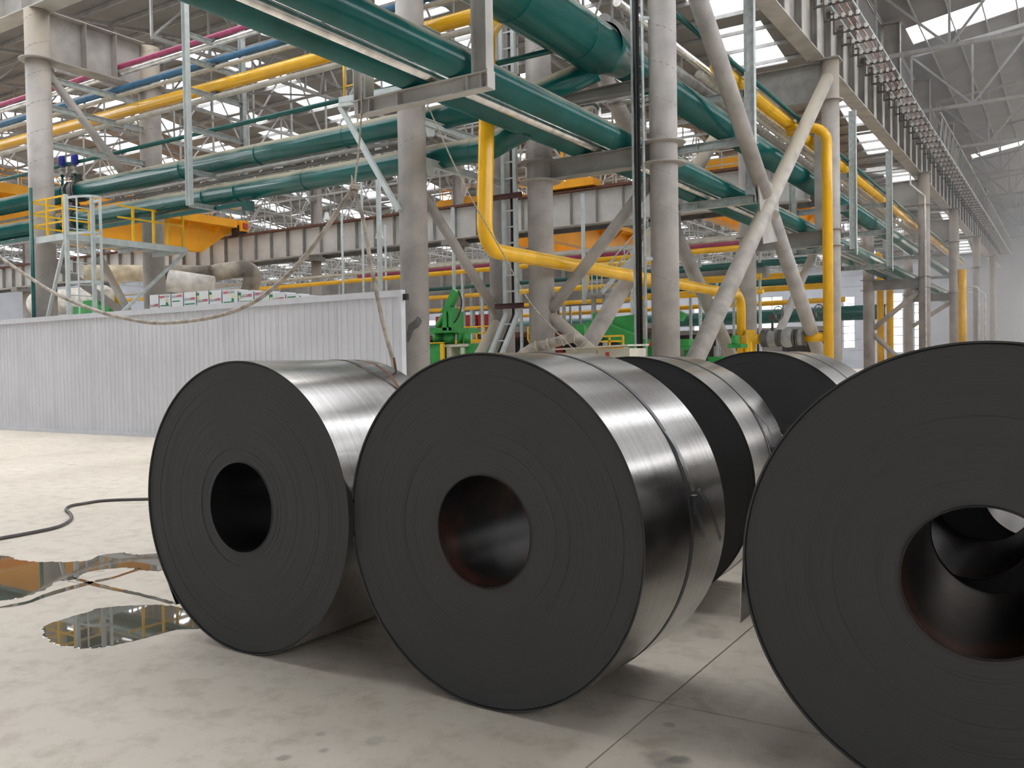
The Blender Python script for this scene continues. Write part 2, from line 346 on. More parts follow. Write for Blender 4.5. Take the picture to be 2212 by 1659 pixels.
# roofs: ribbed sheets with rooflight strips
roofn = [0]
def roof(x0, x1, y0, y1, zf, axis, period, sky, start, label, seglen=None, gap=1.2, ribs=True, sheet='roof_sheet', gap0=None, strips=None):
    """flat-pitched roof over a bay; rooflight strips run along 'axis'; zf(x,y) gives the height"""
    roofn[0] += 1
    c = thing('ceiling' if roofn[0] == 1 else 'ceiling_%d' % roofn[0], label, None, (x0, y0, zf(x0, y0)), kind='structure')
    lo, hi = (x0, x1) if axis == 'y' else (y0, y1); a0, a1 = (y0, y1) if axis == 'y' else (x0, x1)
    def slab(name, m, u0, u1, v0, v1, dz=0, t=.08):     # u across strips, v along strips; split at mid for the pitch
        mb = MB(); mid = (a0+a1)/2; cuts = [v0]+([mid] if v0 < mid-.01 and v1 > mid+.01 else [])+[v1]
        for q in range(len(cuts)-1):
            pts = []
            for u, v in ((u0, cuts[q]), (u1, cuts[q]), (u1, cuts[q+1]), (u0, cuts[q+1])):
                x, y = (u, v) if axis == 'y' else (v, u); pts.append((x, y, zf(x, y)+dz))
            if axis == 'x': pts.reverse()
            mb.add(pts+[(x, y, z+t) for x, y, z in pts], [(3,2,1,0),(4,5,6,7),(0,1,5,4),(1,2,6,5),(2,3,7,6),(3,0,4,7)])
        part(name, mb, m, c)
    u = lo; k = 0; s = lo+start; g0 = gap if gap0 is None else gap0
    if strips: s = strips[0][0]
    while u < hi-.01:
        e = min(s, hi)
        if e > u+.01: slab('roof_sheet', sheet, u, e, a0, a1)
        if s >= hi: break
        w = min(strips[k][1] if strips else s+sky, hi)
        segs = [(a0+g0, a1-gap)] if not seglen else []
        if seglen:
            v = a0+g0
            while v < a1-gap-.5: segs.append((v, min(v+seglen, a1-gap))); v += seglen+gap
        last = a0
        for v0, v1 in segs:
            if v0 > last: slab('roof_sheet', sheet, s, w, last, v0)
            slab('skylight_pane', 'skylight_sheet', s+.02, w-.02, v0, v1, dz=.03, t=.02); last = v1
        if last < a1: slab('roof_sheet', sheet, s, w, last, a1)
        u = w; k += 1; s = w+period-sky if not strips else (strips[k][0] if k < len(strips) else hi+1)
    if ribs:
        mb = MB(); n = int((a1-a0)/1.6)
        for i in range(n+1):
            v = a0+.1+(a1-a0-.2)*i/n
            p, q = ((lo, v), (hi, v)) if axis == 'y' else ((v, lo), (v, hi))
            mb.bar((*p, zf(*p)-.10), (*q, zf(*q)-.10), .07, .17)
        part('purlin', mb, 'truss_paint', c, kind='stuff')
    return c
def pitch(y0, y1, ze, zr): return lambda x, y: ze+(zr-ze)*(1-abs(2*(y-y0)/(y1-y0)-1))
def pitchx(x0, x1, ze, zr): return lambda x, y: ze+(zr-ze)*(1-abs(2*(x-x0)/(x1-x0)-1))
BAYS = [(19.5, 45), (45, 70), (70, 95), (95, 120)]
for i, (y0, y1) in enumerate(BAYS):
    roof(-125, -9.7, y0, y1, pitch(y0, y1, 15.9, 17.6), 'y', 6.0, 2.3, 3.0+(i % 2)*1.5, 'pale ribbed roof with white rooflight strips over bay %d behind the columns' % (i+1), seglen=4.6, gap=1.1, gap0=8.5 if i == 0 else None)
roof(-125, -9.7, 120, 141, pitch(120, 141, 15.9, 17.6), 'y', 6.0, 2.0, 3.0, 'ribbed roof over the last bay before the end wall')
YST = [(12,15.2),(22,25.4),(32,35.5),(59.3,62.6),(100,102)]
yz = pitchx(-9.7, 26, 21.6, 24.5)
roof(-9.7, 4.0, -22, 141, yz, 'x', 12.0, 3.4, 2.0, 'high grey roof slope with a cross rooflight over the coil yard', gap=1.0, strips=YST)
roof(4.0, 12.3, -22, 141, yz, 'y', 20.0, 4.6, 1.8, 'glazed ridge light added along the unseen coil yard roof', gap=1.0, gap0=34, ribs=False)  # ridge glazing added out of view to brighten the coil reflections
roof(12.3, 26, -22, 141, yz, 'x', 12.0, 3.4, 2.0, 'far slope of the coil yard roof', gap=1.0, strips=YST)
roof(-125, -9.7, -22, 19.5, pitch(-22, 19.5, 21.0, 22.5), 'y', 6.0, 4.2, 1.0, 'high roof with rooflight strips over the concrete yard', gap=1.0, gap0=20, ribs=False)

# walls
def wall(name, label, x0, x1, y, z0, z1, holes, t=.2, m='wall_sheet'):
    """sheeted wall along x at y, holes = (xa, xb, za, zb) left open and glazed"""
    w = thing(name, label, None, (x0, y, z0), kind='structure'); hs = sorted(holes); mb = MB(); last = x0
    for xa, xb, za, zb in hs:
        if xa > last: mb.box(last, xa, y, y+t, z0, z1)
        if za > z0+.01: mb.box(xa, xb, y, y+t, z0, za)
        if zb < z1-.01: mb.box(xa, xb, y, y+t, zb, z1)
        last = xb
    if last < x1: mb.box(last, x1, y, y+t, z0, z1)
    part('cladding', mb, m, w)
    rb = MB(); z = z0+1.2
    while z < z1:
        segs = []; last = x0
        for xa, xb, za, zb in hs:
            if za < z < zb: segs.append((last, xa)); last = xb
        segs.append((last, x1))
        for a, bb in segs:
            if bb > a: rb.box(a, bb, y-.05, y+.0, z, z+.09)
        z += 1.6
    part('cladding_ribs', rb, m, w, kind='stuff')
    return w
ends = [(1500,1515,660,768),(1646,1690,640,770),(1822,1846,640,752),(1917,1950,632,762),(1975,1992,640,764),(1505,1530,648,668)]
YW = 140.5
holes = []
for xa, xb, ya, yb in ends[:5]:
    p, q = P(xa, yb, Y=YW), P(xb, ya, Y=YW); holes.append((p.x, q.x, max(.3, p.z), q.z))
holes += [(-4.6, 20, 0, 13.5)]
holes += [(-118+k*9, -114.5+k*9, 1.0, 10.5) for k in range(3)]
wall('wall_back', 'grey sheeted end wall with tall bright windows', -125, 26, YW, 0, 26, holes)
for i, (xa, xb, za, zb) in enumerate(sorted(holes)):
    if xb > 15: continue                               # the open yard gate, added out of view to light the haze
    w = thing('window_%d' % (i+1), 'tall glazed end-wall window number %d counted along the wall' % (i+1), None, (xa, YW, za), kind='structure')
    part('window_glass', MB().box(xa, xb, YW+.09, YW+.11, za, zb), 'window_glass', w)
    fm = MB(); nz = 7; nx = max(1, round((xb-xa)/1.6))
    for k in range(nz+1): z = za+(zb-za)*k/nz; fm.box(xa, xb, YW+.04, YW+.16, z-.06, z+.06)
    for k in range(nx+1): x = xa+(xb-xa)*k/nx; fm.box(x-.06, x+.06, YW+.04, YW+.16, za, zb)
    part('window_frame', fm, 'truss_paint', w, kind='stuff')
solo('wall_left', MB().box(-125.2, -125, -22, 141, 0, 18), 'wall_sheet', 'grey sheeted side wall far behind the cranes', None, kind='structure')
solo('wall_front', MB().box(-125, 26, -22.3, -22, 0.0, 24.5), 'wall_sheet', 'closed sheeted wall behind the viewer', None, kind='structure')
w = thing('wall_right', 'grey sheeted side wall of the coil yard under a long band of high windows', None, (26, 60, 0), kind='structure')
part('cladding', MB().box(26, 26.2, -22, 141, 0, 12.0), 'wall_sheet', w); part('cladding', MB().box(26, 26.2, -22, 141, 20.0, 22), 'wall_sheet', w)
part('window_glass', MB().box(26.08, 26.10, -22, 141, 12.0, 20.0), 'window_glass', w)
fm = MB()
for k in range(34): fm.box(26.02, 26.16, -22+k*4.9, -21.85+k*4.9, 12, 20)
for z in (14.6, 17.3): fm.box(26.02, 26.16, -22, 141, z, z+.12)
part('window_frame', fm, 'truss_paint', w, kind='stuff')
# dusty haze hanging in the far yard
m = bpy.data.materials.new('yard_haze'); m.use_nodes = True; M['yard_haze'] = m; nt = m.node_tree; nt.nodes.remove(nt.nodes['Principled BSDF'])
vs = nn(nt, 'ShaderNodeVolumeScatter'); vs.inputs['Color'].default_value = (.80,.90,1,1); vs.inputs['Density'].default_value = .011; vs.inputs['Anisotropy'].default_value = .55
nt.links.new(vs.outputs[0], nt.nodes['Material Output'].inputs['Volume'])
solo('haze', MB().box(-9.65, 25.9, 46, 140.3, .01, 21.3), 'yard_haze', 'pale blue dusty haze filling the far end of the coil yard', 'haze', kind='stuff')
# gable closing the step between the low roofs and the high yard roof
solo('wall_upper', MB().box(-9.8, -9.72, 20, 141, 16.0, 21.6), 'roof_sheet', 'sheeted step wall between the low and the high roof', None, kind='structure')
# ================================================================== steel frame
def column(x, y, r, z1, label, collars=(), z0=0.0, seam=1, group=None):
    c = thing('steel_column', label, 'column', (x, y, z0), group, kind='thing')
    part('shaft', MB().tube([(x,y,z0),(x,y,z1)], r, 40), 'column_paint', c)
    if seam:
        pts = []; n = int((z1-z0)*16)
        for i in range(n+1):
            z = z0+.05+(z1-z0-.1)*i/n; a = z*7.4*seam+x*3
            pts.append((x+math.cos(a)*(r+.003), y+math.sin(a)*(r+.003), z))
        part('weld_seam', MB().tube(pts, .006, 4), 'weld', c)
    for z, R in collars:
        part('collar', MB().lathe([(r-.01,-.014),(R,-.014),(R,.014),(r-.01,.014)], (x,y,z), (0,0,1), 40, smooth=False, close=True), 'column_paint', c)
    part('base_plate', MB().box(x-r-.2, x+r+.2, y-r-.2, y+r+.2, z0, z0+.04), 'beam_paint', c)
    return c
XL, YL0, YL1 = -25.9, 14.85, 18.6
XM, YM, YC = -13.24, 16.58, 20.4
XR, XR2, YR = -8.3, -11.75, 20.0
column(XL, YL0, .345, 12.3, 'grey tube column passing through the yellow-railed platform', [(10.85,.52)])
column(XL, YL1, .345, 12.3, 'grey tube column behind the cage ladder and green pipes', [(11.0,.50)])
cm = column(XM, YM, .335, 15.5, 'grey tube column at the end of the corrugated fence, dark smudge low on it')
sm = MB(); sa = [(-88,2.18,2.42),(-80,2.2,2.6),(-70,2.3,2.64),(-62,2.44,2.66),(-52,2.5,2.72),(-42,2.52,2.79),(-32,2.58,2.76),(-25,2.66,2.7)]
for (a0, l0, h0), (a1, l1, h1) in zip(sa[:-1], sa[1:]):
    q = lambda a, z: (XM+math.cos(math.radians(a))*.338, YM+math.sin(math.radians(a))*.338, z)
    sm.add([q(a0,l0), q(a1,l1), q(a1,h1), q(a0,h0)], [(0,1,2,3)])
part('soot_smudge', sm, 'dark_steel', cm, label='dark paint smudge')
column(XM, YC, .335, 15.5, 'shaded grey tube column behind the yellow downpipe')
column(XR2, YR, .335, 13.0, 'grey tube column beside the two white cable ladders', [(6.86,.55),(6.36,.55)])
column(XR, YR, .335, 13.6, 'nearest grey tube column, black cables alongside, behind the second coil', [(6.87,.53),(6.37,.53)], seam=-1)
YS, YT, YU, YV = 37.4, 63.8, 80.8, 101.0
column(XR, YS, .345, 13.65, 'grey tube column behind the tall yellow valve pipe', [(12.05,.5),(6.85,.5),(6.2,.5)])
column(XR2, YS, .345, 13.6, 'grey tube column seen through the large crossed braces', [(6.85,.5),(6.2,.5)])
column(XR, YT, .36, 13.65, 'hazy tube column with a thin white conduit down it', [(11.6,.52),(6.9,.55),(6.2,.55)], seam=False)
column(XR2, YT, .36, 13.6, 'hazy tube column with two small struts meeting on it', [(6.9,.55),(6.2,.55)], seam=False)
column(XR, YU, .36, 13.65, 'hazy tube column next to the far short yellow downpipe', [(11.0,.52),(6.85,.55)], seam=False)
column(XR2, YU, .36, 13.6, 'hazy tube column before the end-wall windows', [(6.85,.55)], seam=False)
column(XR, YV, .36, 13.65, 'hazy tube column beside the white looped conduits', [(10.6,.52)], seam=False)
column(XR, 122, .36, 13.65, 'farthest tube column of the crane row by the end wall', seam=False)

def beam(p, q, h, b, m, label, stiff=0, cat='beam', name='cross_beam', tw=.014, tf=.022, group=None):
    p, q = Vector(p), Vector(q)
    t = thing(name, label, cat, (p+q)/2-Vector((0,0,h/2)), group)
    part('section', MB().ibeam(p, q, h, b, tw, tf), m, t)
    d = (q-p).normalized(); a = d.cross(Vector((0,0,1)))
    for k in range(stiff):
        c = p+(q-p)*(k+1)/(stiff+1)
        for s in (-1, 1): part('stiffener', MB().bar(c+a*s*(b/4)-Vector((0,0,h/2-tf)), c+a*s*(b/4)+Vector((0,0,h/2-tf)), b/2-.012, .014, up=d), m, t)
    return t
# deep header between the two platform columns
beam((XL,YL0+.345,11.6), (XL,YL1-.345,11.6), 1.45, .62, 'column_paint', 'deep plate beam joining the two platform-row columns', 2, name='header_beam', tf=.03)
# runway along the platform row, above it
gx = beam((-42,YL0,12.95), (-20.4,YL0,12.95), 1.3, .62, 'beam_light', 'pale runway girder on top of the platform-row column', 14, name='runway_girder', tf=.035)
# R row beams
beam((XR2+.32,YR,6.62), (XR-.32,YR,6.62), .50, .34, 'beam_paint', 'grey beam under the green pipes joining the two nearest columns', 0)
beam((XR2+.32,YR,8.34), (XR-.32,YR,8.34), .28, .26, 'beam_paint', 'upper grey beam carrying the largest green pipe')
beam((XR2+.345,YS,12.85), (XR-.345,YS,12.85), 1.55, .55, 'beam_paint', 'deep dark plate beam at the head of the crossed braces', 0, name='header_beam', tf=.03)
beam((XR2+.35,YS,6.53), (XR-.35,YS,6.53), .62, .4, 'beam_paint', 'grey beam behind the crossing of the braces')
beam((XR2+.36,YT,12.45), (XR-.36,YT,12.45), 1.6, .5, 'beam_paint', 'hazy deep beam of the second column pair', 0, name='header_beam')
beam((XR2+.36,YT,6.5), (XR-.36,YT,6.5), .66, .4, 'beam_paint', 'hazy beam with collars under the distant pipes')
beam((XR2+.36,YU,12.0), (XR-.36,YU,12.0), 1.7, .5, 'beam_paint', 'hazy deep beam of the third column pair', 0, name='header_beam')
beam((XR2+.36,YU,6.53), (XR-.36,YU,6.53), .6, .4, 'beam_paint', 'hazy low beam of the third column pair')
# stubs between the fence-end column and the shaded one
for z, lb in ((9.55, 'highest'), (7.38, 'middle'), (6.45, 'lowest')):
    t = beam((XM+.30,YM+.05,z), (XM+.30,YC-.1,z), .17, .15, 'frame_pale', '%s pale pipe-support beam welded on the fence-end column' % lb, name='support_beam', tf=.012, tw=.01)
    part('gusset', MB().prism([(YM+.12,z-.09),(YM+.52,z-.09),(YM+.46,z-.27),(YM+.2,z-.32)], 'x', XM+.29, XM+.305), 'frame_pale', t)
beam((XM+.30,YC-.2,4.6), (XR2-.2,YR+.2,4.6), .2, .16, 'beam_paint', 'short beam between the shaded column and the cable ladders')

# tube braces
def brace(pts, r, label, m='brace_paint', name='diagonal_brace', group=None):
    mb = MB()
    return solo(name, mb.tube(pts, r, 24), m, label, 'brace', group)
for X, w in ((XR, 'nearer'), (XR2, 'farther')):
    t = thing('cross_brace', '%s big crossed tube brace %s' % (w, 'in front of the valve pipes' if X == XR else 'seen behind the front crossed brace'), 'brace', (X, 29, 0))
    part('brace_tube', MB().tube([(X,20.9,.9),(X,36.9,12.8)], .25, 28), 'brace_paint', t, label='pale dusty brace tube')
    sx = 0.0
    part('brace_tube', MB().tube([(X,20.6,12.5),(X,28.2,6.9)], .25, 28), 'column_paint', t)
    part('brace_tube', MB().tube([(X,29.0,6.32),(X,36.6,.75)], .25, 28), 'column_paint', t)
    part('gusset', MB().prism([(27.4,7.5),(29.7,7.3),(29.9,5.6),(28.0,5.3)], 'x', X-.015, X+.015), 'column_paint', t)
    for a, b2 in (((X,20.9,.9),(X,20.2,.4)), ((X,36.9,12.8),(X,37.2,13.02)), ((X,36.6,.75),(X,37.2,.3))):
        part('end_plate', MB().bar(a, b2, .03, .4, up=(1,0,0)), 'column_paint', t)
brace([(XM,YM+.3,5.85),(XM,YC-.32,3.05)], .125, 'long tube brace sloping down from the fence-end column', 'column_paint')
brace([(XM,YC-.3,2.75),(XM,YM+1.1,.35)], .14, 'tube brace sloping to the floor behind the centre coil')
brace([(XR2+.3,YR,3.05),(XR-.3,YR,6.05)], .15, 'thin tube brace rising to the nearest column, crossing the yellow pipe')
brace([(XR2+.3,YR,2.85),(XR-.35,YR,.6)], .15, 'thin tube brace with a yellow dab falling behind the cream cabinet')
brace([(XL,YL0+.3,10.55),(XL,YL1-.3,7.2)], .13, 'tube brace high between the platform columns', 'column_paint')
brace([(XL,YL0+.3,4.9),(XL,YL1+.6,2.4)], .13, 'tube brace low beside the cage ladder', 'column_paint')
brace([(XL-3,YL1,5.6),(XL-.4,YL1,2.3)], .13, 'dark tube brace outside the platform column', 'column_paint')
brace([(XR2+.3,YT,3.6),(XR-.36,YT,5.95)], .17, 'hazy strut rising from the strutted far column'); brace([(XR2+.3,YT,3.2),(XR-.5,YT,.4)], .17, 'hazy strut falling from the strutted far column')
brace([(XR2+.3,YU,4.2),(XR-.36,YU,6.0)], .17, 'hazy strut between the third pair of columns')
brace([(XR2,YS+4,2.5),(XR2,YS+17,11)], .2, 'hazy tube brace behind the tall yellow valve pipe', 'column_paint')

# crane runway along the yard with stiffened web, rail and conductor bars
t = thing('crane_runway', 'long grey crane girder with close web stiffeners above the yard columns', 'crane runway', (XR, 19, 13.68))
ZB, ZT = 13.70, 16.0
XG = -8.78
part('bottom_flange', MB().box(XG-.34, XG+.34, 14, 139, ZB, ZB+.05), 'beam_light', t)
part('web', MB().box(XG-.02, XG+.02, 14, 139, ZB+.05, ZT), 'column_paint', t)  # darker than the stiffeners: shade between them put into the paint
part('top_flange', MB().box(XG-.40, XG+.40, 14, 139, ZT, ZT+.05), 'beam_light', t)
part('crane_rail', MB().box(XG+.2, XG+.3, 14, 139, ZT+.05, ZT+.2), 'rust', t)
src = part('stiffener', MB().box(XG+.02, XG+.32, 20.0, 20.03, ZB+.05, ZT), 'beam_light', t)
for k in range(1, 51): inst(src, t, src.location+Vector((0, k*2.33, 0)))
src = part('stiffener_edge', MB().box(XG+.29, XG+.32, 19.72, 20.31, ZB+.05, ZT), 'beam_light', t, label='stiffener flange painted pale for its lit face')
for k in range(1, 51): inst(src, t, src.location+Vector((0, k*2.33, 0)))
for k, yy in enumerate((YR, YS, YT, YU, YV, 122)):
    part('bearing', MB().box(XG-.3, XR+.42, yy-.42, yy+.42, ZB-.06, ZB), 'beam_paint', t)
t = thing('conductor_rails', 'row of crane conductor bars on black brackets beside the runway girder', 'conductor rail', (-7.5, 20, 14.9))
RX = [-7.86, -7.59, -7.32, -7.05]; RZ = 15.03
for k in range(4): part('conductor_bar', MB().box(RX[k]-.022, RX[k]+.022, 22, 136, RZ+.1, RZ+.17), ('galvanised','copper','copper','galvanised')[k], t)
br = MB().bar((XG+.32,22,15.8), (XG+.50,22,15.8), .07, .07).bar((XG+.47,22,15.83), (XG+.47,22,14.95), .07, .08).bar((XG+.44,22,14.99), (RX[3]+.09,22,14.99), .10, .08)
src = part('bracket', br, 'dark_steel', t)
im = MB()
for k in range(4): im.box(RX[k]-.055, RX[k]+.055, 21.86, 21.95, RZ-.06, RZ+.1)
src2 = part('insulator', im, 'insulator', t, kind='stuff')
for k in range(1, 70): inst(src, t, src.location+Vector((0, k*1.62, 0))); inst(src2, t, src2.location+Vector((0, k*1.62, 0)))
part('red_end_box', MB().box(-7.95, -7.0, 26.4, 27.2, 14.92, 15.35), 'red_paint', t, label='red collector box at the end of the bars')
# roof posts on the runway, lattice behind
for yy in (32, 44.5, 56.8, 69.5, 84, 100, 118):
    tp = thing('roof_post', 'broad grey roof post standing on the yard crane girder', 'column', (XR-.4, yy, ZT+.25), 'roof posts on the yard crane girder', kind='thing')
    part('post_section', MB().ibeam((XR-.75,yy,ZT+.02), (XR-.75,yy,21.3), .9, .5, .02, .03, up=(1,0,0)), 'column_paint', tp)
    part('cap_plate', MB().box(XR-1.3, XR-.2, yy-.35, yy+.35, 21.3, 21.35), 'column_paint', tp)

# second runway, across the view behind the fence
Y2 = 45.0
zt2, zb2 = 11.45, 9.45
t = thing('plate_runway', 'pale panelled crane runway crossing behind the first columns', 'crane runway', (-50, Y2, zb2))
part('web', MB().box(-110, -11, Y2, Y2+.04, zb2+.06, zt2-.06), 'runway_paint', t)
part('top_flange', MB().box(-110, -11, Y2-.4, Y2+.4, zt2-.06, zt2), 'rust', t)
part('bottom_flange', MB().box(-110, -11, Y2-.3, Y2+.3, zb2, zb2+.06), 'beam_light', t)
part('crane_rail', MB().box(-110, -11, Y2-.06, Y2+.06, zt2, zt2+.14), 'rust', t)
src = part('stiffener', MB().box(-11.2, -11.17, Y2-.28, Y2, zb2+.06, zt2-.06), 'beam_paint', t)
for k in range(1, 60): inst(src, t, src.location+Vector((-k*1.64, 0, 0)))
part('surge_girder', MB().bar((-110,Y2+1.6,zb2+.2), (-11,Y2+1.6,zb2+.2), .3, .5), 'dark_steel', t)
for k, X in enumerate([P(685,650,Y=Y2+.9).x + d for d in (0, 12.5, 25, -12.5, -25, -37.5)]):
    c = thing('mill_column', 'round column carrying the panelled runway, %s' % ('beside the hanging cable', 'behind the green machine with the cylinder arm', 'behind the black cable riser', 'behind the white drum-like duct', 'behind the cage ladder', 'behind the platform column')[k], 'column', (X, Y2+.9, 0), kind='thing')
    part('shaft', MB().tube([(X,Y2+.9,0),(X,Y2+.9,zb2-.05)], .36, 24), 'column_paint', c)
    part('bracket', MB().box(X-.5, X+.5, Y2-.3, Y2+1.3, zb2-.32, zb2-.02), 'beam_paint', c)
    part('upper_post', MB().ibeam((X,Y2+1.0,zb2-.02), (X,Y2+1.0,15.9), .7, .4, .02, .03, up=(1,0,0)), 'column_paint', c)
# walkway rail on top of the second runway near its yard end
t = thing('walkway_railing', 'thin grey walkway railing on top of the panelled runway', 'railing', (-18, Y2+.5, zt2))
for k in range(16): part('post', MB().box(-24.6+k*.9, -24.56+k*.9, Y2+.34, Y2+.38, zt2, zt2+1.15), 'galvanised', t)
for z in (.4, .78, 1.12): part('rail', MB().box(-24.6, -11.1, Y2+.34, Y2+.38, zt2+z, zt2+z+.045), 'galvanised', t)

# roof trusses of the low bays: one of each, then copies
def truss(y0, y1, label, group, x, zb=13.4, ze=15.55, zr=17.25, n=10):
    t = thing('roof_truss', label, 'truss', (x, y0, zb), group)
    top = lambda y: ze+(zr-ze)*(1-abs(2*(y-y0)/(y1-y0)-1)); ym = (y0+y1)/2
    part('bottom_chord', MB().bar((x,y0,zb), (x,y1,zb), .13, .13), 'truss_paint', t)
    part('top_chord', MB().bar((x,y0,ze), (x,ym,zr), .13, .13).bar((x,ym,zr), (x,y1,ze), .13, .13), 'truss_paint', t)
    w = MB()
    for i in range(n+1):
        y = y0+(y1-y0)*i/n; w.bar((x,y,zb), (x,y,top(y)), .08, .08)
        if i < n:
            ya = y0+(y1-y0)*(i+1)/n
            if i % 2: w.bar((x,y,top(y)), (x,ya,zb), .07, .07)
            else: w.bar((x,y,zb), (x,ya,top(ya)), .07, .07)
    part('web_members', w, 'truss_paint', t, kind='stuff')
    return t
names = ['first low bay behind the pipes', 'second low bay', 'third low bay', 'fourth low bay']
for i, (y0, y1) in enumerate(BAYS):
    lb = 'thin grey lattice roof truss of the %s' % names[i]
    t0 = truss(y0+.4, y1-.4, lb, 'lattice trusses of the %s' % names[i], -15.5)
    for k in range(1, (13, 15, 17, 17)[i]): copy_tree(t0, t0.location+Vector((-6*k, 0, 0)))
    tb = thing('bay_bracing', 'long tie bars and wind bracing of the %s' % names[i], 'bracing', (-60, (y0+y1)/2, 13.3))
    for f in (.12, .34, .66, .88):
        yy = y0+(y1-y0)*f; part('tie_bar', MB().bar((-112,yy,13.42), (-13,yy,13.42), .09, .09), 'truss_paint', tb)
    d = MB()
    for k in range(12):
        xa = -15.5-k*6*1.0; s = k % 2
        d.bar((xa, y0+(y1-y0)*(.12 if s else .34), 13.36), (xa-6, y0+(y1-y0)*(.34 if s else .12), 13.36), .07, .07)
        d.bar((xa, y0+(y1-y0)*(.66 if s else .88), 13.36), (xa-6, y0+(y1-y0)*(.88 if s else .66), 13.36), .07, .07)
    part('wind_brace', d, 'truss_paint', tb, kind='stuff')
    lt = MB()                                          # lattice girder along the eaves line
    for k in range(33):
        xa = -13-3*k; lt.bar((xa,y1-.1,13.5), (xa-1.5,y1-.1,15.6), .08, .08).bar((xa-1.5,y1-.1,15.6), (xa-3,y1-.1,13.5), .08, .08)
    lt.bar((-13,y1-.1,13.5), (-112,y1-.1,13.5), .12, .12).bar((-13,y1-.1,15.6), (-112,y1-.1,15.6), .12, .12)
    part('eaves_lattice', lt, 'truss_paint', tb, kind='stuff')
# yard trusses (across the high bay)
def yard_truss(y, lb, grp):
    t = thing('yard_truss', lb, 'truss', (-7.0, y, 17.0), grp); x0, x1 = -8.6, 25.6
    top = lambda x: 20.5+1.9*(1-abs(2*(x-x0)/(x1-x0)-1))
    part('bottom_chord', MB().bar((x0,y,17.0), (x1,y,17.0), .18, .2), 'truss_paint', t)
    part('top_chord', MB().bar((x0,y,20.5), ((x0+x1)/2,y,22.4), .18, .2).bar(((x0+x1)/2,y,22.4), (x1,y,20.5), .18, .2), 'truss_paint', t)
    n = 10
    for i in range(n+1):
        x = x0+(x1-x0)*i/n; part('vertical', MB().bar((x,y,17.0), (x,y,top(x)), .12, .12), 'truss_paint', t)
        if i < n:
            xa = x0+(x1-x0)*(i+1)/n
            part('diagonal', MB().bar((x,y,top(x)), (xa,y,17.0), .12, .12) if i % 2 == 0 else MB().bar((x,y,17.0), (xa,y,top(xa)), .12, .12), 'truss_paint', t)
    return t
t0 = yard_truss(61.0, 'white lattice truss across the high yard bay under the rooflight', None)
for yy in (37, 49, 73, 85, 97, 109, 121, 133): copy_tree(t0, (t0.location.x, yy, t0.location.z), 'grey lattice truss across the high yard bay beyond the first one')['group'] = 'further trusses of the high yard bay'
tl = thing('walkway_lattice', 'lattice walkway truss along the yard above the conductor bars', 'truss', (-7.1, 75, 14.9))
part('chord', MB().bar((-7.1,62,17.0), (-7.1,136,17.0), .12, .12), 'truss_paint', tl); part('chord', MB().bar((-7.1,62,15.2), (-7.1,136,15.2), .12, .2), 'truss_paint', tl)
w = MB()
for k in range(37): w.bar((-7.1,62+2*k,15.2), (-7.1,63+2*k,17.0), .07, .07).bar((-7.1,63+2*k,17.0), (-7.1,64+2*k,15.2), .07, .07)
part('web_members', w, 'truss_paint', tl, kind='stuff')
# ================================================================== the coils
def coil(cx, cy, R, yaw, w, rb, label, seed, strap=None, bore='coil_bore'):
    """axis along local +y from the front face at y=0; built at the origin then turned"""
    rnd = random.Random(seed); N = 128
    t = thing('steel_coil', label, 'steel coil', (cx, cy, 0)); t.rotation_euler.z = -math.radians(yaw)
    def lp(name, mb, m, **k):
        me = mb.mesh(name, (0,0,R)); me.materials.append(M[m]); o = bpy.data.objects.new(name, me); C.objects.link(o); up = k.pop('under', None); o.parent = up or t; o.location = (0,0,0) if up else (0,0,R)
        return tag(o, **k)
    c = (0,0,R); ax = (0,1,0)
    # front face: rings of slightly proud and sunken wraps
    prof = []; r = rb+.002; off = 0.0
    while r < R-.012:
        step = rnd.uniform(.004, .016); nxt = min(r+step, R-.012)
        prof += [(r, off), (nxt, off)]
        off = max(-.002, min(.003, off*.6+rnd.uniform(-.0007, .0007)+(rnd.choice((-.002,.002)) if rnd.random() < .05 else 0))); r = nxt
    f = MB()
    # flat bands and tiny steps
    f.lathe(prof[::-1], c, ax, N, smooth=False)
    lp('end_face', f, 'coil_edge')
    lp('rear_face', MB().lathe([(rb,w),(R-.006,w)], c, ax, N, smooth=False), 'coil_edge')
    # outer wraps: standing a finger proud of the face, with a dark groove inside
    o = MB().lathe([(R,-.008),(R,w+.006)], c, ax, 192)
    lp('outer_wrap', o, 'coil_sheet')
    lp('wrap_edge', MB().lathe([(R-.007,.008),(R-.007,-.008)], c, ax, 192).lathe([(R-.007,-.008),(R,-.008)], c, ax, 192), 'coil_edge')
    lp('wrap_edge', MB().lathe([(R,w+.006),(R-.007,w+.006)], c, ax, 192).lathe([(R-.007,w+.006),(R-.007,w-.004)], c, ax, 192), 'coil_edge')
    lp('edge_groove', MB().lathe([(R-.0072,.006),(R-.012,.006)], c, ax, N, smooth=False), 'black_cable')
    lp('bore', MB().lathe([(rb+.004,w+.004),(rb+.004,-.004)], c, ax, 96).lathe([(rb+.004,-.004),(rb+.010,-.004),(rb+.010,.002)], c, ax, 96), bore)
    if strap:
        y, m = strap
        s = MB().lathe([(R+.003,y-.016),(R+.003,y+.016)], c, ax, 192).lathe([(R,y-.016),(R+.003,y-.016)], c, ax, 192).lathe([(R+.003,y+.016),(R,y+.016)], c, ax, 192)
        lp.strap = lp('strap', s, m)
    return t, lp
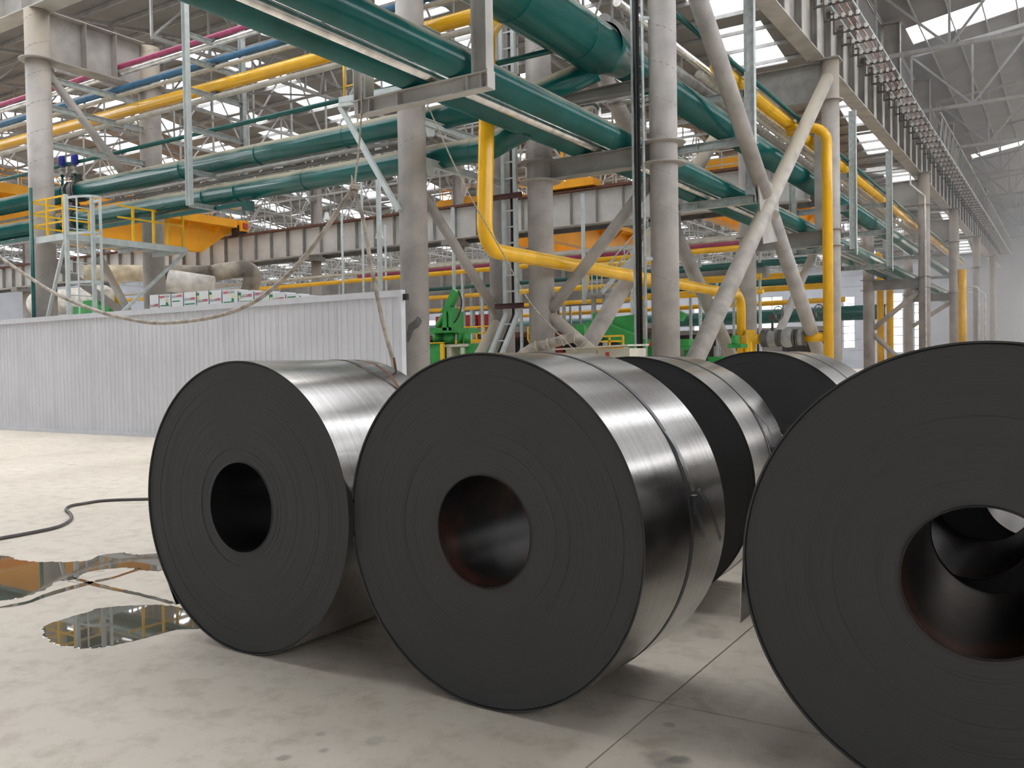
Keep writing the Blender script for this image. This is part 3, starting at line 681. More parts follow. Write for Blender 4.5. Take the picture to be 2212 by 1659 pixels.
def ribbon(pts, half, th=.0012):
    """flat steel band through points; half = half-width vector"""
    mb = MB(); h = Vector(half); pts = [Vector(p) for p in pts]; n = len(pts)
    for i in range(n-1):
        a, b = pts[i], pts[i+1]; nr = (b-a).cross(h).normalized()*th
        mb.add([a-h-nr, a+h-nr, b+h-nr, b-h-nr, a-h+nr, a+h+nr, b+h+nr, b-h+nr], [(3,2,1,0),(4,5,6,7),(0,1,5,4),(1,2,6,5),(2,3,7,6),(3,0,4,7)])
    return mb
def onc(R, a, y, lift=0): return Vector((math.sin(a)*(R+lift), y, R+math.cos(a)*(R+lift)))   # a: angle from the top towards +x

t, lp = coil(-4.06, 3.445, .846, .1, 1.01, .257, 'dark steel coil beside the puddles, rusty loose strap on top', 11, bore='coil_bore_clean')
# rusted strap lifted off the sheet on the far slope, with an upright cut end
R = .846; a0 = .05
lp('strap', ribbon([onc(R, -.9+k*.1, .62+.02*k, .002) for k in range(10)]+[onc(R, .1+k*.1, .80+.0*k, .002+.012*k) for k in range(4)]+[onc(R, .55, .80, .03), onc(R, .75, .79, .004), onc(R, 1.0, .79, .002)], (0,.013,0)), 'rust', label='rusty strap')
lp('strap_tail', ribbon([onc(R, .46, .96, .0), onc(R, .43, .955, .045), onc(R, .405, .95, .085)], (.004,.007,0)), 'rust', label='upright cut strap end')
lp('loose_wrap_end', ribbon([onc(R, -2.0-.055*k, .5, .0009*k*k) for k in range(8)], (0,.498,0), .0015), 'coil_sheet', label='loose sheet end near the floor')
t, lp = coil(-2.38, 3.462, .852, 1.4, .928, .265, 'large centre steel coil with a bright strap and bent strap tail', 23, (.50, 'strap_dark'))
R = .852
# strap seal: lifted strap, clip and free tail on the slope facing the next coil
sa = [onc(R, 1.00+k*.06, .505+.004*k, .004+.012*math.sin(min(1, k/5)*math.pi*.5)) for k in range(7)]
lp('strap_lift', ribbon(sa, (0,.014,0)), 'strap_steel', label='lifted strap before the clip', under=lp.strap)
lp('strap_clip', MB().box(*[v for lo, hi in zip(onc(R, 1.42, .535, -.002)-Vector((.02,.022,.06)), onc(R, 1.42, .535, .02)+Vector((.0,.022,.03))) for v in (lo, hi)]), 'strap_dark', label='bent strap clip', under=lp.strap)
e0 = onc(R, 1.36, .56, .03)
lp('strap_tail', ribbon([e0, e0+Vector((.02,.05,-.06)), e0+Vector((.03,.13,-.17)), e0+Vector((.03,.20,-.27))], (0,.012,.006)), 'strap_steel', label='free strap tail', under=lp.strap)
t, lp = coil(-2.53, 5.45, .842, -3.2, .93, .26, 'steel coil directly behind the centre one, crossed strap visible', 31, (.46, 'strap_dark'))
R = .842
lp('strap_lift', ribbon([onc(R, .95, .46, .004), onc(R, 1.15, .52, .03), onc(R, 1.28, .55, .02), onc(R, 1.45, .545, .006)], (0,.012,0)), 'strap_dark', label='loose strap crossing the first', under=lp.strap)
lp('strap_clip', MB().box(*[v for lo, hi in zip(onc(R, 1.36, .55, .0)-Vector((.02,.02,.05)), onc(R, 1.36, .55, .02)+Vector((0,.02,.03))) for v in (lo, hi)]), 'strap_dark')
t, lp = coil(-2.22, 7.3, .859, .8, 1.12, .26, 'rearmost steel coil, only the top of its face showing', 47, (.52, 'strap_dark'))
t, lp = coil(-.27, 3.49, .851, -1.43, 1.0, .265, 'very close steel coil cut by the picture edge, sheet end sticking out', 59)
R = .851
lp('loose_wrap_end', ribbon([onc(R, -1.50-.052*k, .49, .0011*k*k) for k in range(8)], (0,.49,0), .0014), 'coil_sheet', label='loose sheet end')

t, lp = coil(-.42, 4.72, .85, -1.0, 1.0, .26, 'steel coil hidden behind the very close one, seen through its bore', 71)
t, lp = coil(-.2, 5.95, .85, 0, 1.0, .26, 'unseen steel coil added to block light through the bores before it', 83)  # unseen coil added behind to keep light out of the bores

# ================================================================== corrugated fence
YF, ZF = 13.45, 3.12
t = thing('corrugated_fence', 'long white corrugated sheet fence behind the coils', 'fence', (-22, YF, 0))
def panel_mesh(w):
    mb = MB(); prof = []; n = 5; p = w/n
    for k in range(n):
        x = k*p
        prof += [(x,0),(x+p*.30,0),(x+p*.40,-.019),(x+p*.58,-.019),(x+p*.68,0)]
    prof.append((w,0))
    for (xa, ya), (xb, yb) in zip(prof[:-1], prof[1:]):
        mb.add([(xa,ya,0),(xb,yb,0),(xb,yb,1),(xa,ya,1)], [(0,1,2,3)])
        mb.add([(xa,ya+.008,0),(xb,yb+.008,0),(xb,yb+.008,1),(xa,ya+.008,1)], [(3,2,1,0)])
    return mb
PW = .86
xs0 = -11.06-26*PW
pm = panel_mesh(PW-.006); pm.v = [Vector((v.x, v.y, .08+v.z*(ZF-.16))) for v in pm.v]
me = pm.mesh('sheet_panel'); me.materials.append(M['fence_sheet'])
for k in range(26):
    o = bpy.data.objects.new('sheet_panel', me); C.objects.link(o); o.parent = t; o.location = Vector((xs0+k*PW, YF-(.003 if k % 2 else 0), 0))-Vector(t.location)
part('top_cap', MB().box(xs0, -11.06, YF-.06, YF+.06, ZF-.09, ZF), 'fence_trim', t)
part('cap_lip', MB().box(xs0, -11.06, YF-.068, YF-.058, ZF-.13, ZF-.02), 'fence_trim', t)
part('bottom_rail', MB().box(xs0, -11.06, YF-.055, YF+.05, 0, .09), 'fence_trim', t)
part('end_post', MB().box(-11.10, -11.03, YF-.07, YF+.06, 0, ZF), 'fence_trim', t)
for k in range(12): x = -11.5-k*1.9; part('back_post', MB().box(x-.04, x+.04, YF+.06, YF+.14, 0, ZF-.05), 'galvanised', t)
part('tie_bracket', MB().box(-11.06, -10.93, YF-.01, YF+.05, ZF-.2, ZF-.08), 'black_cable', t)

# ================================================================== on the floor
hp = [P(x, y, Z=.018) for x, y in ((-120,1186),(0,1163),(60,1152),(125,1138),(153,1122),(152,1110),(143,1101),(152,1093),(178,1088),(230,1081),(320,1078),(380,1078),(450,1074))]
solo('floor_hose', MB().tube(bez(hp, 10), .018, 10), 'hose_rubber', 'thin dark hose snaking over the floor towards the fence-side coil', 'hose')
def puddle(pts, label, jitter=.05, seed=1):
    rnd = random.Random(seed); n = len(pts); loop = bez([Vector((x, y, 0)) for x, y in pts+[pts[0]]], 9)[:-1]
    out = [Vector((p.x+rnd.uniform(-jitter, jitter)*.5, p.y+rnd.uniform(-jitter, jitter), .0025)) for p in loop]; m = len(out)
    cen = sum(out, Vector())/m
    mb = MB(); ins = [cen+(p-cen)*.985 for p in out]
    mb.add([Vector((p.x, p.y, .0004)) for p in out]+ins, [(i, (i+1) % m, m+(i+1) % m, m+i) for i in range(m)]+[tuple(range(m, 2*m))])
    return solo('puddle', mb, 'puddle_water', label, 'puddle')
def px(*pp): return [tuple(P(x, y, Z=0)[:2]) for x, y in pp]
puddle(px((-90,1195),(-20,1196),(30,1207),(60,1213),(130,1214),(190,1211),(215,1200),(262,1194),(300,1198),(352,1196),(372,1215),(352,1232),(310,1232),(275,1226),(225,1230),(182,1238),(160,1252),(120,1258),(92,1276),(50,1290),(0,1298),(-60,1300)), 'wide ragged puddle mirroring the yellow crane at the picture edge', .02, 3)
puddle(px((90,1370),(98,1352),(135,1338),(190,1322),(215,1314),(290,1308),(350,1307),(400,1316),(445,1340),(432,1358),(380,1361),(330,1374),(280,1387),(210,1400),(150,1398),(110,1388)), 'dark oval puddle under the edge of the fence-side coil', .012, 5)
puddle(px((-20,1316),(30,1305),(62,1298),(90,1286),(140,1270),(196,1256),(199,1261),(150,1275),(100,1290),(60,1304),(25,1311)), 'narrow wet streak lying along the slab joint', .006, 8)
puddle(px((155,1247),(175,1251),(240,1268),(300,1281),(372,1300),(370,1305),(300,1287),(235,1273),(175,1257)), 'thin wet line between the two puddles', .006, 9)
puddle(px((205,1254),(245,1246),(275,1236),(300,1228),(302,1231),(275,1240),(245,1250),(207,1258)), 'hairline of water joining the wide puddle', .004, 10)

# ================================================================== hanging cable and ropes
cp = [P(x, y, Y=12.8) for x, y in ((-60,505),(0,555),(50,590),(120,634),(200,668),(260,685),(330,697),(400,694),(480,680),(560,645),(640,575),(700,500),(745,432),(765,410))]
solo('hanging_cable', MB().tube(bez(cp, 8), .045, 14), 'cable_jacket', 'thick dusty cable sagging in a loop before the white fence', 'cable')
cp = [P(x, y, Y=12.8) for x, y in ((765,412),(775,440),(786,480),(796,540),(803,580),(815,640),(830,710),(850,790))]; cp.append(Vector((cp[-1].x+.25, 12.8, .05)))
solo('hanging_cable', MB().tube(bez(cp, 8), .04, 12), 'cable_jacket', 'dusty cable dropping straight from the knot to the floor', 'cable')
k0 = P(765, 408, Y=12.78)
kt = thing('rope_knot', 'frayed rope knot gathering the two cables', 'knot', k0)
part('lashing', MB().torus(k0, (0,.3,1), .07, .035, 16, 8).torus(k0+Vector((.01,0,.06)), (.3,0,1), .06, .03, 16, 8), 'rope_fibre', kt)
part('frayed_end', MB().tube([k0, k0+Vector((-.03,0,.12)), k0+Vector((-.06,0,.27))], [.035,.03,.008], 8), 'rope_fibre', kt)
solo('hoist_rope', MB().tube(bez([P(783,165,Y=13.0), P(781,240,Y=13.0), P(775,320,Y=12.9), P(765,408,Y=12.78)], 6), .02, 8), 'rope_fibre', 'pale rope holding the sagging cable up to the pipe frame', 'rope')
solo('guy_rope', MB().tube(bez([P(925,230,Y=13.0), P(1000,395,Y=14.2), P(1085,545,Y=15.4), P(1150,660,Y=16.4), P(1245,760,Y=17.4)], 6), .014, 6), 'rope_fibre', 'thin rope slanting from the pipe frame past the yellow elbow', 'rope')
# ================================================================== pipes
def pipe(name, pts, r, m, label, cat='pipe', bend=None, rings=(), flanges=(), group=None, n=28, saddles=()):
    pts = [Vector(p) for p in pts]; lo = Vector((sum(p.x for p in pts)/len(pts), sum(p.y for p in pts)/len(pts), min(p.z for p in pts)-r))
    t = thing(name, label, cat, lo, group)
    part('pipe_run', MB().pipe(pts, r, bend, n=n), m, t)
    for p, d in rings: part('weld_ring', MB().torus(p, d, r, .008 if r > .2 else .005, 28, 5), m, t)
    for p, d in flanges: part('flange', MB().lathe([(r*.9,-.03),(r*1.22,-.03),(r*1.22,.03),(r*.9,.03)], p, d, 28, smooth=False, close=True), 'dark_steel', t)
    for p, q in saddles: part('saddle', MB().bar(p, q, r*1.1, .1), 'dark_steel', t)
    return t
X_ = (1,0,0); Y_ = (0,1,0)
YP = 17.4
VX0, VX1 = P(168, 400, Y=17.4).x, P(163, 475, Y=17.4).x
xr = [-36, -30, -23.6, -20.9, -17, -15.2]
# pipes along the platform row
pipe('water_pipe', [(-60,YP,6.72),(VX1-.6,YP,6.72)], .29, 'green_pipe', 'lower fat green pipe running out to the picture edge', rings=[((x,YP,6.72),X_) for x in (-33,-29.5)])
pipe('water_pipe', [(VX1+.15,YP,6.72),(-11.6,YP,6.72),(-10.6,YP,7.05)], .29, 'green_pipe', 'lower fat green pipe from the lower valve to the fence-end column', rings=[((x,YP,6.72),X_) for x in (-21.6,-20.2,-17.5,-15,-12)], flanges=[((VX1+.2,YP,6.72),X_)])
pipe('water_pipe', [(-60,YP,7.66),(VX0-.6,YP,7.66)], .30, 'green_pipe', 'upper fat green pipe running out to the picture edge', rings=[((x,YP,7.66),X_) for x in (-33,-30)])
pipe('water_pipe', [(VX0+.15,YP,7.66),(-13.1,YP,7.66),(-11.2,YP+1.4,8.2),(-9.7,YP+1.9,8.72)], .30, 'green_pipe', 'upper fat green pipe from the upper valve, climbing to the largest pipe', bend=1.2, rings=[((x,YP,7.66),X_) for x in (-22.6,-19.3,-16)], flanges=[((VX0+.2,YP,7.66),X_)])
pipe('branch_pipe', [(-60,YP,8.64),(-9.3,YP,8.64)], .065, 'green_small', 'slim green pipe above the two fat green ones', n=14)
pipe('gas_pipe', [(-60,YP,9.88),(-11.0,YP,9.88),(-11.0,YP-.85,9.0),(-11.0,16.25,4.18),(-11.0,34.1,4.18),(-11.0,34.1,0)], .175, 'yellow_pipe', 'yellow gas pipe dropping past the columns and running on to the valves', bend=.55,
     rings=[((x,YP,9.88),X_) for x in (-24.6,-20,-16)]+[((-11.0,y,4.18),Y_) for y in (18.2,23.5,29)])
pipe('pale_pipe', [(-60,YP-.05,9.55),(-12,YP-.05,9.55)], .085, 'pale_pipe', 'cream pipe running close under the yellow one', n=14)
pipe('blue_pipe', [(-60,YP,10.62),(-9.5,YP,10.62)], .095, 'blue_pipe', 'slim blue pipe above the yellow gas pipe', n=16)
pipe('grey_line', [(-60,YP-.04,10.40),(-9.5,YP-.04,10.40)], .062, 'pale_pipe', 'thin pale pipe just under the blue one', n=12)
pipe('pink_pipe', [(-60,YP,11.33),(-9.5,YP,11.33)], .078, 'pink_pipe', 'slim pink pipe, highest of the coloured ones', n=16)
pipe('lagged_pipe', [(-60,YP-.02,11.10),(-9.5,YP-.02,11.10)], .085, 'silver_wrap', 'foil-wrapped pipe directly under the pink one', n=16)
pipe('lagged_pipe', [(P(232,428,Y=17.3).x,YP-.1,7.24),(-13.5,YP-.1,7.24)], .055, 'grey_pipe', 'dull grey pipe between the two fat green pipes', n=12)
pipe('lagged_pipe', [(-60,YP+.15,7.16),(-13.5,YP+.15,7.16)], .05, 'grey_pipe', 'second dull grey pipe behind the one between the green pipes', n=12)
t = thing('green_beam', 'dark green channel hung under the lower fat green pipe', 'beam', (-30, YP, 6.2)); part('channel', MB().channel((-60,YP-.1,6.27), (P(537,450,Y=17.3).x,YP-.1,6.27), .14, .1, out=(0,0,1)), 'green_small', t); part('end_plate', MB().box(P(534,450,Y=17.3).x, P(538,450,Y=17.3).x, YP-.2, YP+.1, 6.1, 6.4), 'green_small', t)
pipe('drain_pipe', [(-25.2,14.12,.0),(-25.2,14.12,6.9)], .055, 'green_small', 'thin green standpipe beside the platform column', n=10)

# hanger frame with the coloured pipes
XH = -21.15
t = thing('pipe_hanger', 'pale hanging frame with two posts carrying the coloured pipes', 'pipe support', (XH, 17.4, 6.25))
part('front_post', MB().ibeam((XH,16.4,6.28), (XH,16.4,13.3), .16, .15, .01, .014, up=(1,0,0)), 'frame_pale', t)
part('rear_post', MB().ibeam((XH,18.4,6.28), (XH,18.4,13.3), .16, .15, .01, .014, up=(1,0,0)), 'galvanised', t)
for z in (6.35, 7.29, 8.50, 9.60, 10.45, 11.15): part('cross_arm', MB().ibeam((XH,16.4,z-.04), (XH,18.4,z-.04), .13, .12, .01, .012), 'galvanised', t)
for z in (9.70, 10.52, 11.24): part('shoe', MB().box(XH-.12, XH+.12, YP-.1, YP+.1, z-.13, z+.02), 'dark_steel', t)
for z in (8.5, 9.6, 10.45):                      # arms between the platform columns
    beam((XL+.05,YL0+.33,z-.07), (XL+.05,YL1-.33,z-.07), .16, .14, 'galvanised', {8.5:'lowest',9.6:'second',10.45:'third',11.15:'top'}[z]+' thin pipe arm between the platform columns', name='pipe_support', tf=.012, tw=.01)

# valves with blue actuators on the fat pipes
for x, z, w in ((VX0, 7.66, 'upper'), (VX1, 6.72, 'lower')):
    t = thing('butterfly_valve', 'black butterfly valve with blue actuator on the %s fat green pipe' % w, 'valve', (x, YP, z-.36))
    part('body', MB().lathe([(.26,-.11),(.36,-.11),(.36,.11),(.26,.11)], (x,YP,z), X_, 28, smooth=False, close=True), 'dark_steel', t)
    part('flange', MB().lathe([(.29,-.34),(.37,-.34),(.37,-.27),(.29,-.27)], (x,YP,z), X_, 28, smooth=False, close=True), 'dark_steel', t)
    part('spool', MB().cyl((x-.6,YP,z), (x-.1,YP,z), .285, 24), 'green_pipe', t)
    part('neck', MB().cyl((x,YP,z+.33), (x,YP,z+.62), .06, 12), 'dark_steel', t)
    gb = part('gearbox', MB().box(x-.12, x+.12, YP-.17, YP+.1, z+.36, z+.56), 'dark_steel', t)
    part('handwheel', MB().torus((x,YP-.3,z+.45), Y_, .14, .016, 20, 6).cyl((x,YP-.17,z+.45), (x,YP-.31,z+.45), .02, 8).bar((x-.13,YP-.3,z+.45), (x+.13,YP-.3,z+.45), .02, .02), 'dark_steel', gb)
for x, zz, w in ((P(130,335,Y=17.2).x, 8.60, 'nearer the platform column'), (P(158,340,Y=17.2).x, 8.55, 'beside the branch pipe')):
    t = thing('air_valve', 'small flanged air valve with blue cap %s' % w, 'valve', (x, YP-.15, zz-.6))
    part('cap', MB().lathe([(.0,.20),(.10,.19),(.125,.15),(.115,-.13),(.0,-.15)], (x,YP-.15,zz+.1), (0,0,1), 16), 'blue_actuator', t)
    part('body', MB().lathe([(.0,.0),(.05,.0),(.05,-.08),(.11,-.09),(.11,-.13),(.05,-.14),(.07,-.25),(.12,-.27),(.12,-.31),(.0,-.31)], (x,YP-.15,zz-.04), (0,0,1), 16), 'grey_pipe', t)
    part('riser', MB().cyl((x,YP-.15,zz-.9), (x,YP-.15,zz-.33), .05, 10), 'green_small', t)

# pipe rack along the yard: two levels
zg = 7.145; xg1, xg2, xsv, zsv = -9.50, -10.61, -10.06, 7.0
pipe('water_pipe', [(xg1,3.5,zg),(xg1,100,zg)], .29, 'green_pipe', 'fat green overhead pipe on the yard side of the silver one', rings=[((xg1,y*1.04,zg),Y_) for y in (9.6,11.6,14.4,16.9,18.6,24,31,40)])
pipe('water_pipe', [(xg2,3.5,zg),(xg2,100,zg)], .29, 'green_pipe', 'fat green overhead pipe hung behind the silver one', rings=[((xg2,y*1.04,zg),Y_) for y in (10.4,14,17.5)])
pipe('lagged_pipe', [(xsv,3.5,zsv),(xsv,60,zsv)], .104, 'silver_wrap', 'long foil-wrapped overhead pipe between two fat green pipes', rings=[((xsv,y*1.04,zsv),Y_) for y in (8.2,9.4,11.4,12.2,15,17,19)])
pipe('water_main', [(-9.58,5.5,9.12),(-9.58,19.2,9.12)], .60, 'green_pipe', 'largest green water main cutting across the top of the picture', rings=[((-9.58,y,9.12),Y_) for y in (12.5,15.2,18.0)], n=40)
t = pipe('water_main', [(-9.56,20.4,9.18),(-9.56,100,9.18)], .42, 'green_pipe', 'green water main going on beyond the nearest column', rings=[((-9.56,y,9.18),Y_) for y in (23,25,30,33.5,39,45,52)], n=32)
part('reducer', MB().lathe([(.60,-1.21),(.585,-1.0),(.44,-.15),(.42,.0)], (-9.56,20.4,9.18), Y_, 40), 'green_pipe', t)
pipe('gas_pipe', [(-9.13,26.2,10.55),(-9.13,95,10.55)], .215, 'yellow_pipe', 'yellow gas pipe high on the rack beyond the crossed braces', rings=[((-9.13,y,10.55),Y_) for y in (30,38,47)])
pipe('gas_pipe', [(-9.1,33.9,10.2),(-7.66,33.9,10.2),(-7.66,33.9,0)], .185, 'yellow_pipe', 'tall yellow downpipe bending down beside the crane column', bend=.62, rings=[((-7.66,33.9,7.0),(0,0,1)),((-7.66,33.9,3.8),(0,0,1))])
pipe('branch_pipe', [(-8.78,20.9,10.72),(-8.78,95,10.72)], .075, 'green_small', 'slim green pipe beside the high yellow one', n=14)
pipe('lagged_pipe', [(-9.85,20.8,10.85),(-9.85,60,10.85)], .12, 'silver_wrap', 'foil pipe high on the rack behind the nearest column', n=18)
pipe('grey_pipe', [(-10.25,20.8,10.45),(-10.25,60,10.45)], .2, 'grey_pipe', 'dull grey pipe next to the high foil pipe', n=20)
pipe('pale_pipe', [(-9.62,26,10.35),(-9.62,80,10.35)], .12, 'pale_pipe', 'cream pipe just under the high yellow pipe', n=16)
qv = P(1293, 250, X=xsv).y
pipe('lagged_pipe', [(-11.3,qv,8.1),(xsv,qv,8.1),(xsv,qv,7.0)], .07, 'silver_wrap', 'short bent foil pipe stepping down near the column', bend=.16, n=16)
pipe('lagged_pipe', [(-9.9,qv+.3,8.15),(-8.4,qv+.3,8.15)], .065, 'silver_wrap', 'stub of foil pipe behind the black cables', n=16)
pipe('grey_pipe', [(-10.9,8,10.9),(-10.9,19.6,10.9)], .22, 'grey_pipe', 'dull grey pipe above the largest green main', n=20)
pipe('lagged_pipe', [(-10.3,8,11.2),(-10.3,19.6,11.2)], .12, 'silver_wrap', 'foil pipe above the largest green main', n=18)

def rack_frame(y, z0, z1, levels, lab, mpost='beam_light', h=.30, b=.24, xl=-11.5, xrr=-8.42, dy=0):
    t = thing('pipe_rack', lab, 'pipe support', (-9.9, y, z0))
    part('post', MB().ibeam((xrr-b/2-.04,y,z0+h), (xrr-b/2-.04,y,z1), .32, b, .014, .02, up=(1,0,0)), mpost, t)
    part('end_plate', MB().box(xrr+.0, xrr+.022, y-b/2-.002, y+b/2, z0, z0+h+.02), mpost, t)
    part('post', MB().ibeam((xl+b/2+.1,y,z0+h), (xl+b/2+.1,y,z1), .32, b, .014, .02, up=(1,0,0)), mpost, t)
    for z in levels:
        part('cross_beam', MB().ibeam((xl-.02,y+dy,z-h/2), (xrr,y+dy,z-h/2), h, b, .014, .022), mpost, t)
        for k in (.05, .14, .36, .86, .955): x = xl+(xrr-xl)*k; part('stiffener', MB().box(x-.008, x+.008, y+dy-b/2+.01, y+dy-.007, z-h+.022, z-.022), mpost, t)
    return t
rack_frame(13.15, 6.52, 12.5, (6.82,), 'hanging grey frame with a broad post over the centre coil', xl=-11.9, xrr=-8.71)
rack_frame(27.7, 6.59, 13.0, (6.85, 8.74, 10.22), 'hanging frame with a bright-edged post behind the crossed braces', 'galvanised', .26, .22, dy=.23)
rack_frame(43.0, 6.4, 13.0, (6.85, 8.74, 10.22), 'hanging frame past the deep dark beam', 'galvanised', .26, .22, dy=.23)
rack_frame(52.5, 6.4, 13.0, (6.85, 8.74, 10.22), 'hanging frame two bays past the crossed braces', 'galvanised', .26, .22, dy=.23)
rack_frame(67.5, 6.4, 13.0, (6.85, 8.74, 10.22), 'thin hazy hanging frame near the end of the yard', 'galvanised', .26, .22, dy=.23)
rack_frame(86, 6.4, 13.0, (6.85, 8.74), 'last hazy hanging frame of the pipe rack', 'galvanised', .26, .22, dy=.23)
a, b2 = P(1760, 492, Y=36.6), P(1783, 285, Y=36.6)
solo('short_post', MB().box(a.x, b2.x, 36.6, 36.95, 6.83, b2.z), 'beam_paint', 'short dark box post standing behind the tall yellow downpipe', 'post')
# white bracket reaching from the fence-end column
t = thing('white_bracket', 'white triangular bracket on the fence-end column', 'bracket', (XM-.6, 16.1, 5.2))
a, b2 = P(735,222,Y=16.2), Vector((XM+.5,16.2,8.02))
part('top_arm', MB().bar(a, b2, .12, .24), 'frame_pale', t); part('top_groove', MB().bar(a-Vector((0,.062,.02)), b2-Vector((0,.062,.02)), .01, .02), 'galvanised', t)
part('stay', MB().bar(a-Vector((0,0,.1)), P(862,455,Y=16.2), .1, .12), 'frame_pale', t)
for x in (738, 800): p = P(x, 210, Y=16.2); part('yellow_post', MB().cyl((p.x,16.3,p.z-.05), (p.x,16.3,p.z+1.1), .03, 10), 'yellow_rail', t)
p, q = P(738,185,Y=16.2), P(800,170,Y=16.2); part('yellow_rail', MB().cyl((p.x,16.3,p.z), (q.x,16.3,q.z), .02, 8), 'yellow_rail', t)

# platform with railing and cage ladder
ZPf = 5.45; XA, XB, YA, YB = -25.4, -23.72, 14.2, 18.05
t = thing('access_platform', 'pale steel platform with yellow railing at the valves', 'platform', ((XA+XB)/2, (YA+YB)/2, ZPf-.18))
part('front_edge', MB().box(XA, XB, YA-.01, YA+.05, ZPf-.14, ZPf+.04), 'frame_pale', t); part('side_edge', MB().box(XB-.03, XB+.03, YA, YB+.2, ZPf-.14, ZPf+.04), 'frame_pale', t)
part('rear_edge', MB().box(XA, XB, YB+.14, YB+.2, ZPf-.14, ZPf+.04), 'frame_pale', t)
part('deck', MB().box(XA, XB-.03, YL0+.36, YB+.14, ZPf-.01, ZPf+.01).box(XL+.36, XB-.03, YA+.05, YL0+.36, ZPf-.01, ZPf+.01), 'galvanised', t)
part('joist', MB().box(XA, XB, 15.9, 15.97, ZPf-.13, ZPf-.02), 'galvanised', t); part('joist', MB().box(XA, XB, 16.95, 17.02, ZPf-.13, ZPf-.02), 'galvanised', t)
part('stay', MB().bar((XB,YA+.05,ZPf-.1), (XL+.4,YL0-.3,2.7), .08, .08), 'frame_pale', t); part('stay', MB().bar((XB,YB+.15,ZPf-.1), (XB-.0,YB-3.0,2.6), .08, .08), 'galvanised', t)
for x, y, h in ((XA+.03,YA+.02,1.1),(-24.55,YA+.02,1.1),(XB-.03,YA+.02,1.1)): part('rail_post', MB().box(x-.035, x+.035, y-.03, y+.03, ZPf+.02, ZPf+h), 'yellow_rail', t)
for z in (1.08, .74, .38): part('rail', MB().box(XA, XB, YA+.0, YA+.04, ZPf+z-.03, ZPf+z+.02), 'yellow_rail', t)
for y in (15.3, 16.0): part('rail_post', MB().box(XA-.0, XA+.07, y-.03, y+.03, ZPf+.02, ZPf+1.08), 'yellow_rail', t)
for z in (1.06, .72, .36): part('rail', MB().box(XA+.01, XA+.05, YA, 16.0, ZPf+z-.03, ZPf+z+.02), 'yellow_rail', t)
for y in (16.4, 17.1, 17.6, 18.15): part('rail_post', MB().box(XB-.1, XB-.03, y-.03, y+.03, ZPf+.02, ZPf+1.08), 'yellow_rail', t)
for z in (1.06, .72): part('rail', MB().box(XB-.08, XB-.04, 15.9, 18.2, ZPf+z-.03, ZPf+z+.02), 'yellow_rail', t)
t = thing('cage_ladder', 'pale caged ladder standing between the fence and the platform', 'ladder', (-23.2, 14.6, 0))
LX0, LX1, LY = -23.62, -23.62, 14.25
la, lb_ = (-23.62, 14.22), (-23.62, 15.0)
for (x, y) in (la, lb_): part('stringer', MB().bar((x,y,0), (x,y,6.55), .07, .11, up=(0,1,0)), 'frame_pale', t)
for k in range(20): part('rung', MB().cyl((la[0],la[1],.35+k*.31), (lb_[0],lb_[1],.35+k*.31), .014, 8), 'frame_pale', t)
def hoop(z, a0=-90, a1=90, rx=.85):
    cx, cy = -23.62, (la[1]+lb_[1])/2; ry = (lb_[1]-la[1])/2
    pts = [(cx+rx*math.cos(math.radians(a)), cy+ry*1.0*math.sin(math.radians(a)), z) for a in range(a0, a1+1, 15)]
    mb = MB()
    for p, q in zip(pts[:-1], pts[1:]): mb.bar(p, q, .012, .07)
    return mb
for z in (6.45, 5.45, 4.1, 2.9): part('hoop', hoop(z), 'frame_pale', t)
for a in (-60, -22, 22, 60):
    x = -23.62+.85*math.cos(math.radians(a)); y = (la[1]+lb_[1])/2+.39*math.sin(math.radians(a)); part('cage_bar', MB().box(x-.025, x+.025, y-.012, y+.012, 2.7, 6.48), 'frame_pale', t)

# cable ladders on the columns
def cable_ladder(x0, x1, y, z0, z1, lab, slope=None, cab=((.5, .07),), m='galvanised'):
    t = thing('cable_ladder', lab, 'cable tray', ((x0+x1)/2, y, z0))
    top = [(x0, y), (x1, y)]
    for x in (x0, x1):
        part('side_rail', MB().channel((x,y,z0), (x,y,z1), .1, .10, .01, out=(0,1,0)), m, t)
        if slope: part('side_rail', MB().channel((x,y,z0+.02), (x+slope[0],y+slope[1],slope[2]), .1, .10, .01, out=(0,1,0)), m, t)
    n = int((z1-z0)/.42)
    for k in range(n): z = z0+.2+k*.42; part('rung', MB().box(x0, x1, y+.03, y+.06, z, z+.04), m, t)
    if slope:
        for k in range(6):
            f = (k+.5)/6; part('rung', MB().bar((x0+slope[0]*f,y+slope[1]*f+.05,z0+(slope[2]-z0)*f), (x1+slope[0]*f,y+slope[1]*f+.05,z0+(slope[2]-z0)*f), .04, .03), m, t)
    for f, r in cab:
        x = x0+(x1-x0)*f; pts = [(x,y+.1,z1),(x,y+.1,z0)]
        if slope: pts.append((x+slope[0],y+.1+slope[1],slope[2]))
        part('cable', MB().pipe(pts, r, .3, n=10), 'black_cable', t)
    return t
cable_ladder(-12.62, -12.26, 19.55, 2.9, 12.8, 'two white cable ladder rails with black cable between the columns', (-.95, -.55, .3), ((.62,.05),(.78,.05),(.9,.04)), 'frame_pale')
for z in (3.15, 6.0, 9.0):
    solo('rusty_channel', MB().channel((-12.9,19.52,z), (-12.0,19.52,z), .14, .06, out=(0,-1,0)), 'oxide_primer', '%s short rusty channel clamping the white cable ladder' % {3.15:'lowest',6.0:'middle',9.0:'highest'}[z], 'channel')
xl = P(1374, 500, Y=19.6).x
t = thing('cable_riser', 'black cable bundle in a galvanised riser up the nearest column', 'cable tray', (xl+.1, 19.6, 0))
part('side_rail', MB().box(xl-.06, xl-.01, 19.55, 19.65, 0, 13), 'galvanised', t); part('side_rail', MB().cyl((xl+.225,19.6,0), (xl+.225,19.6,13), .035, 12), 'galvanised', t)
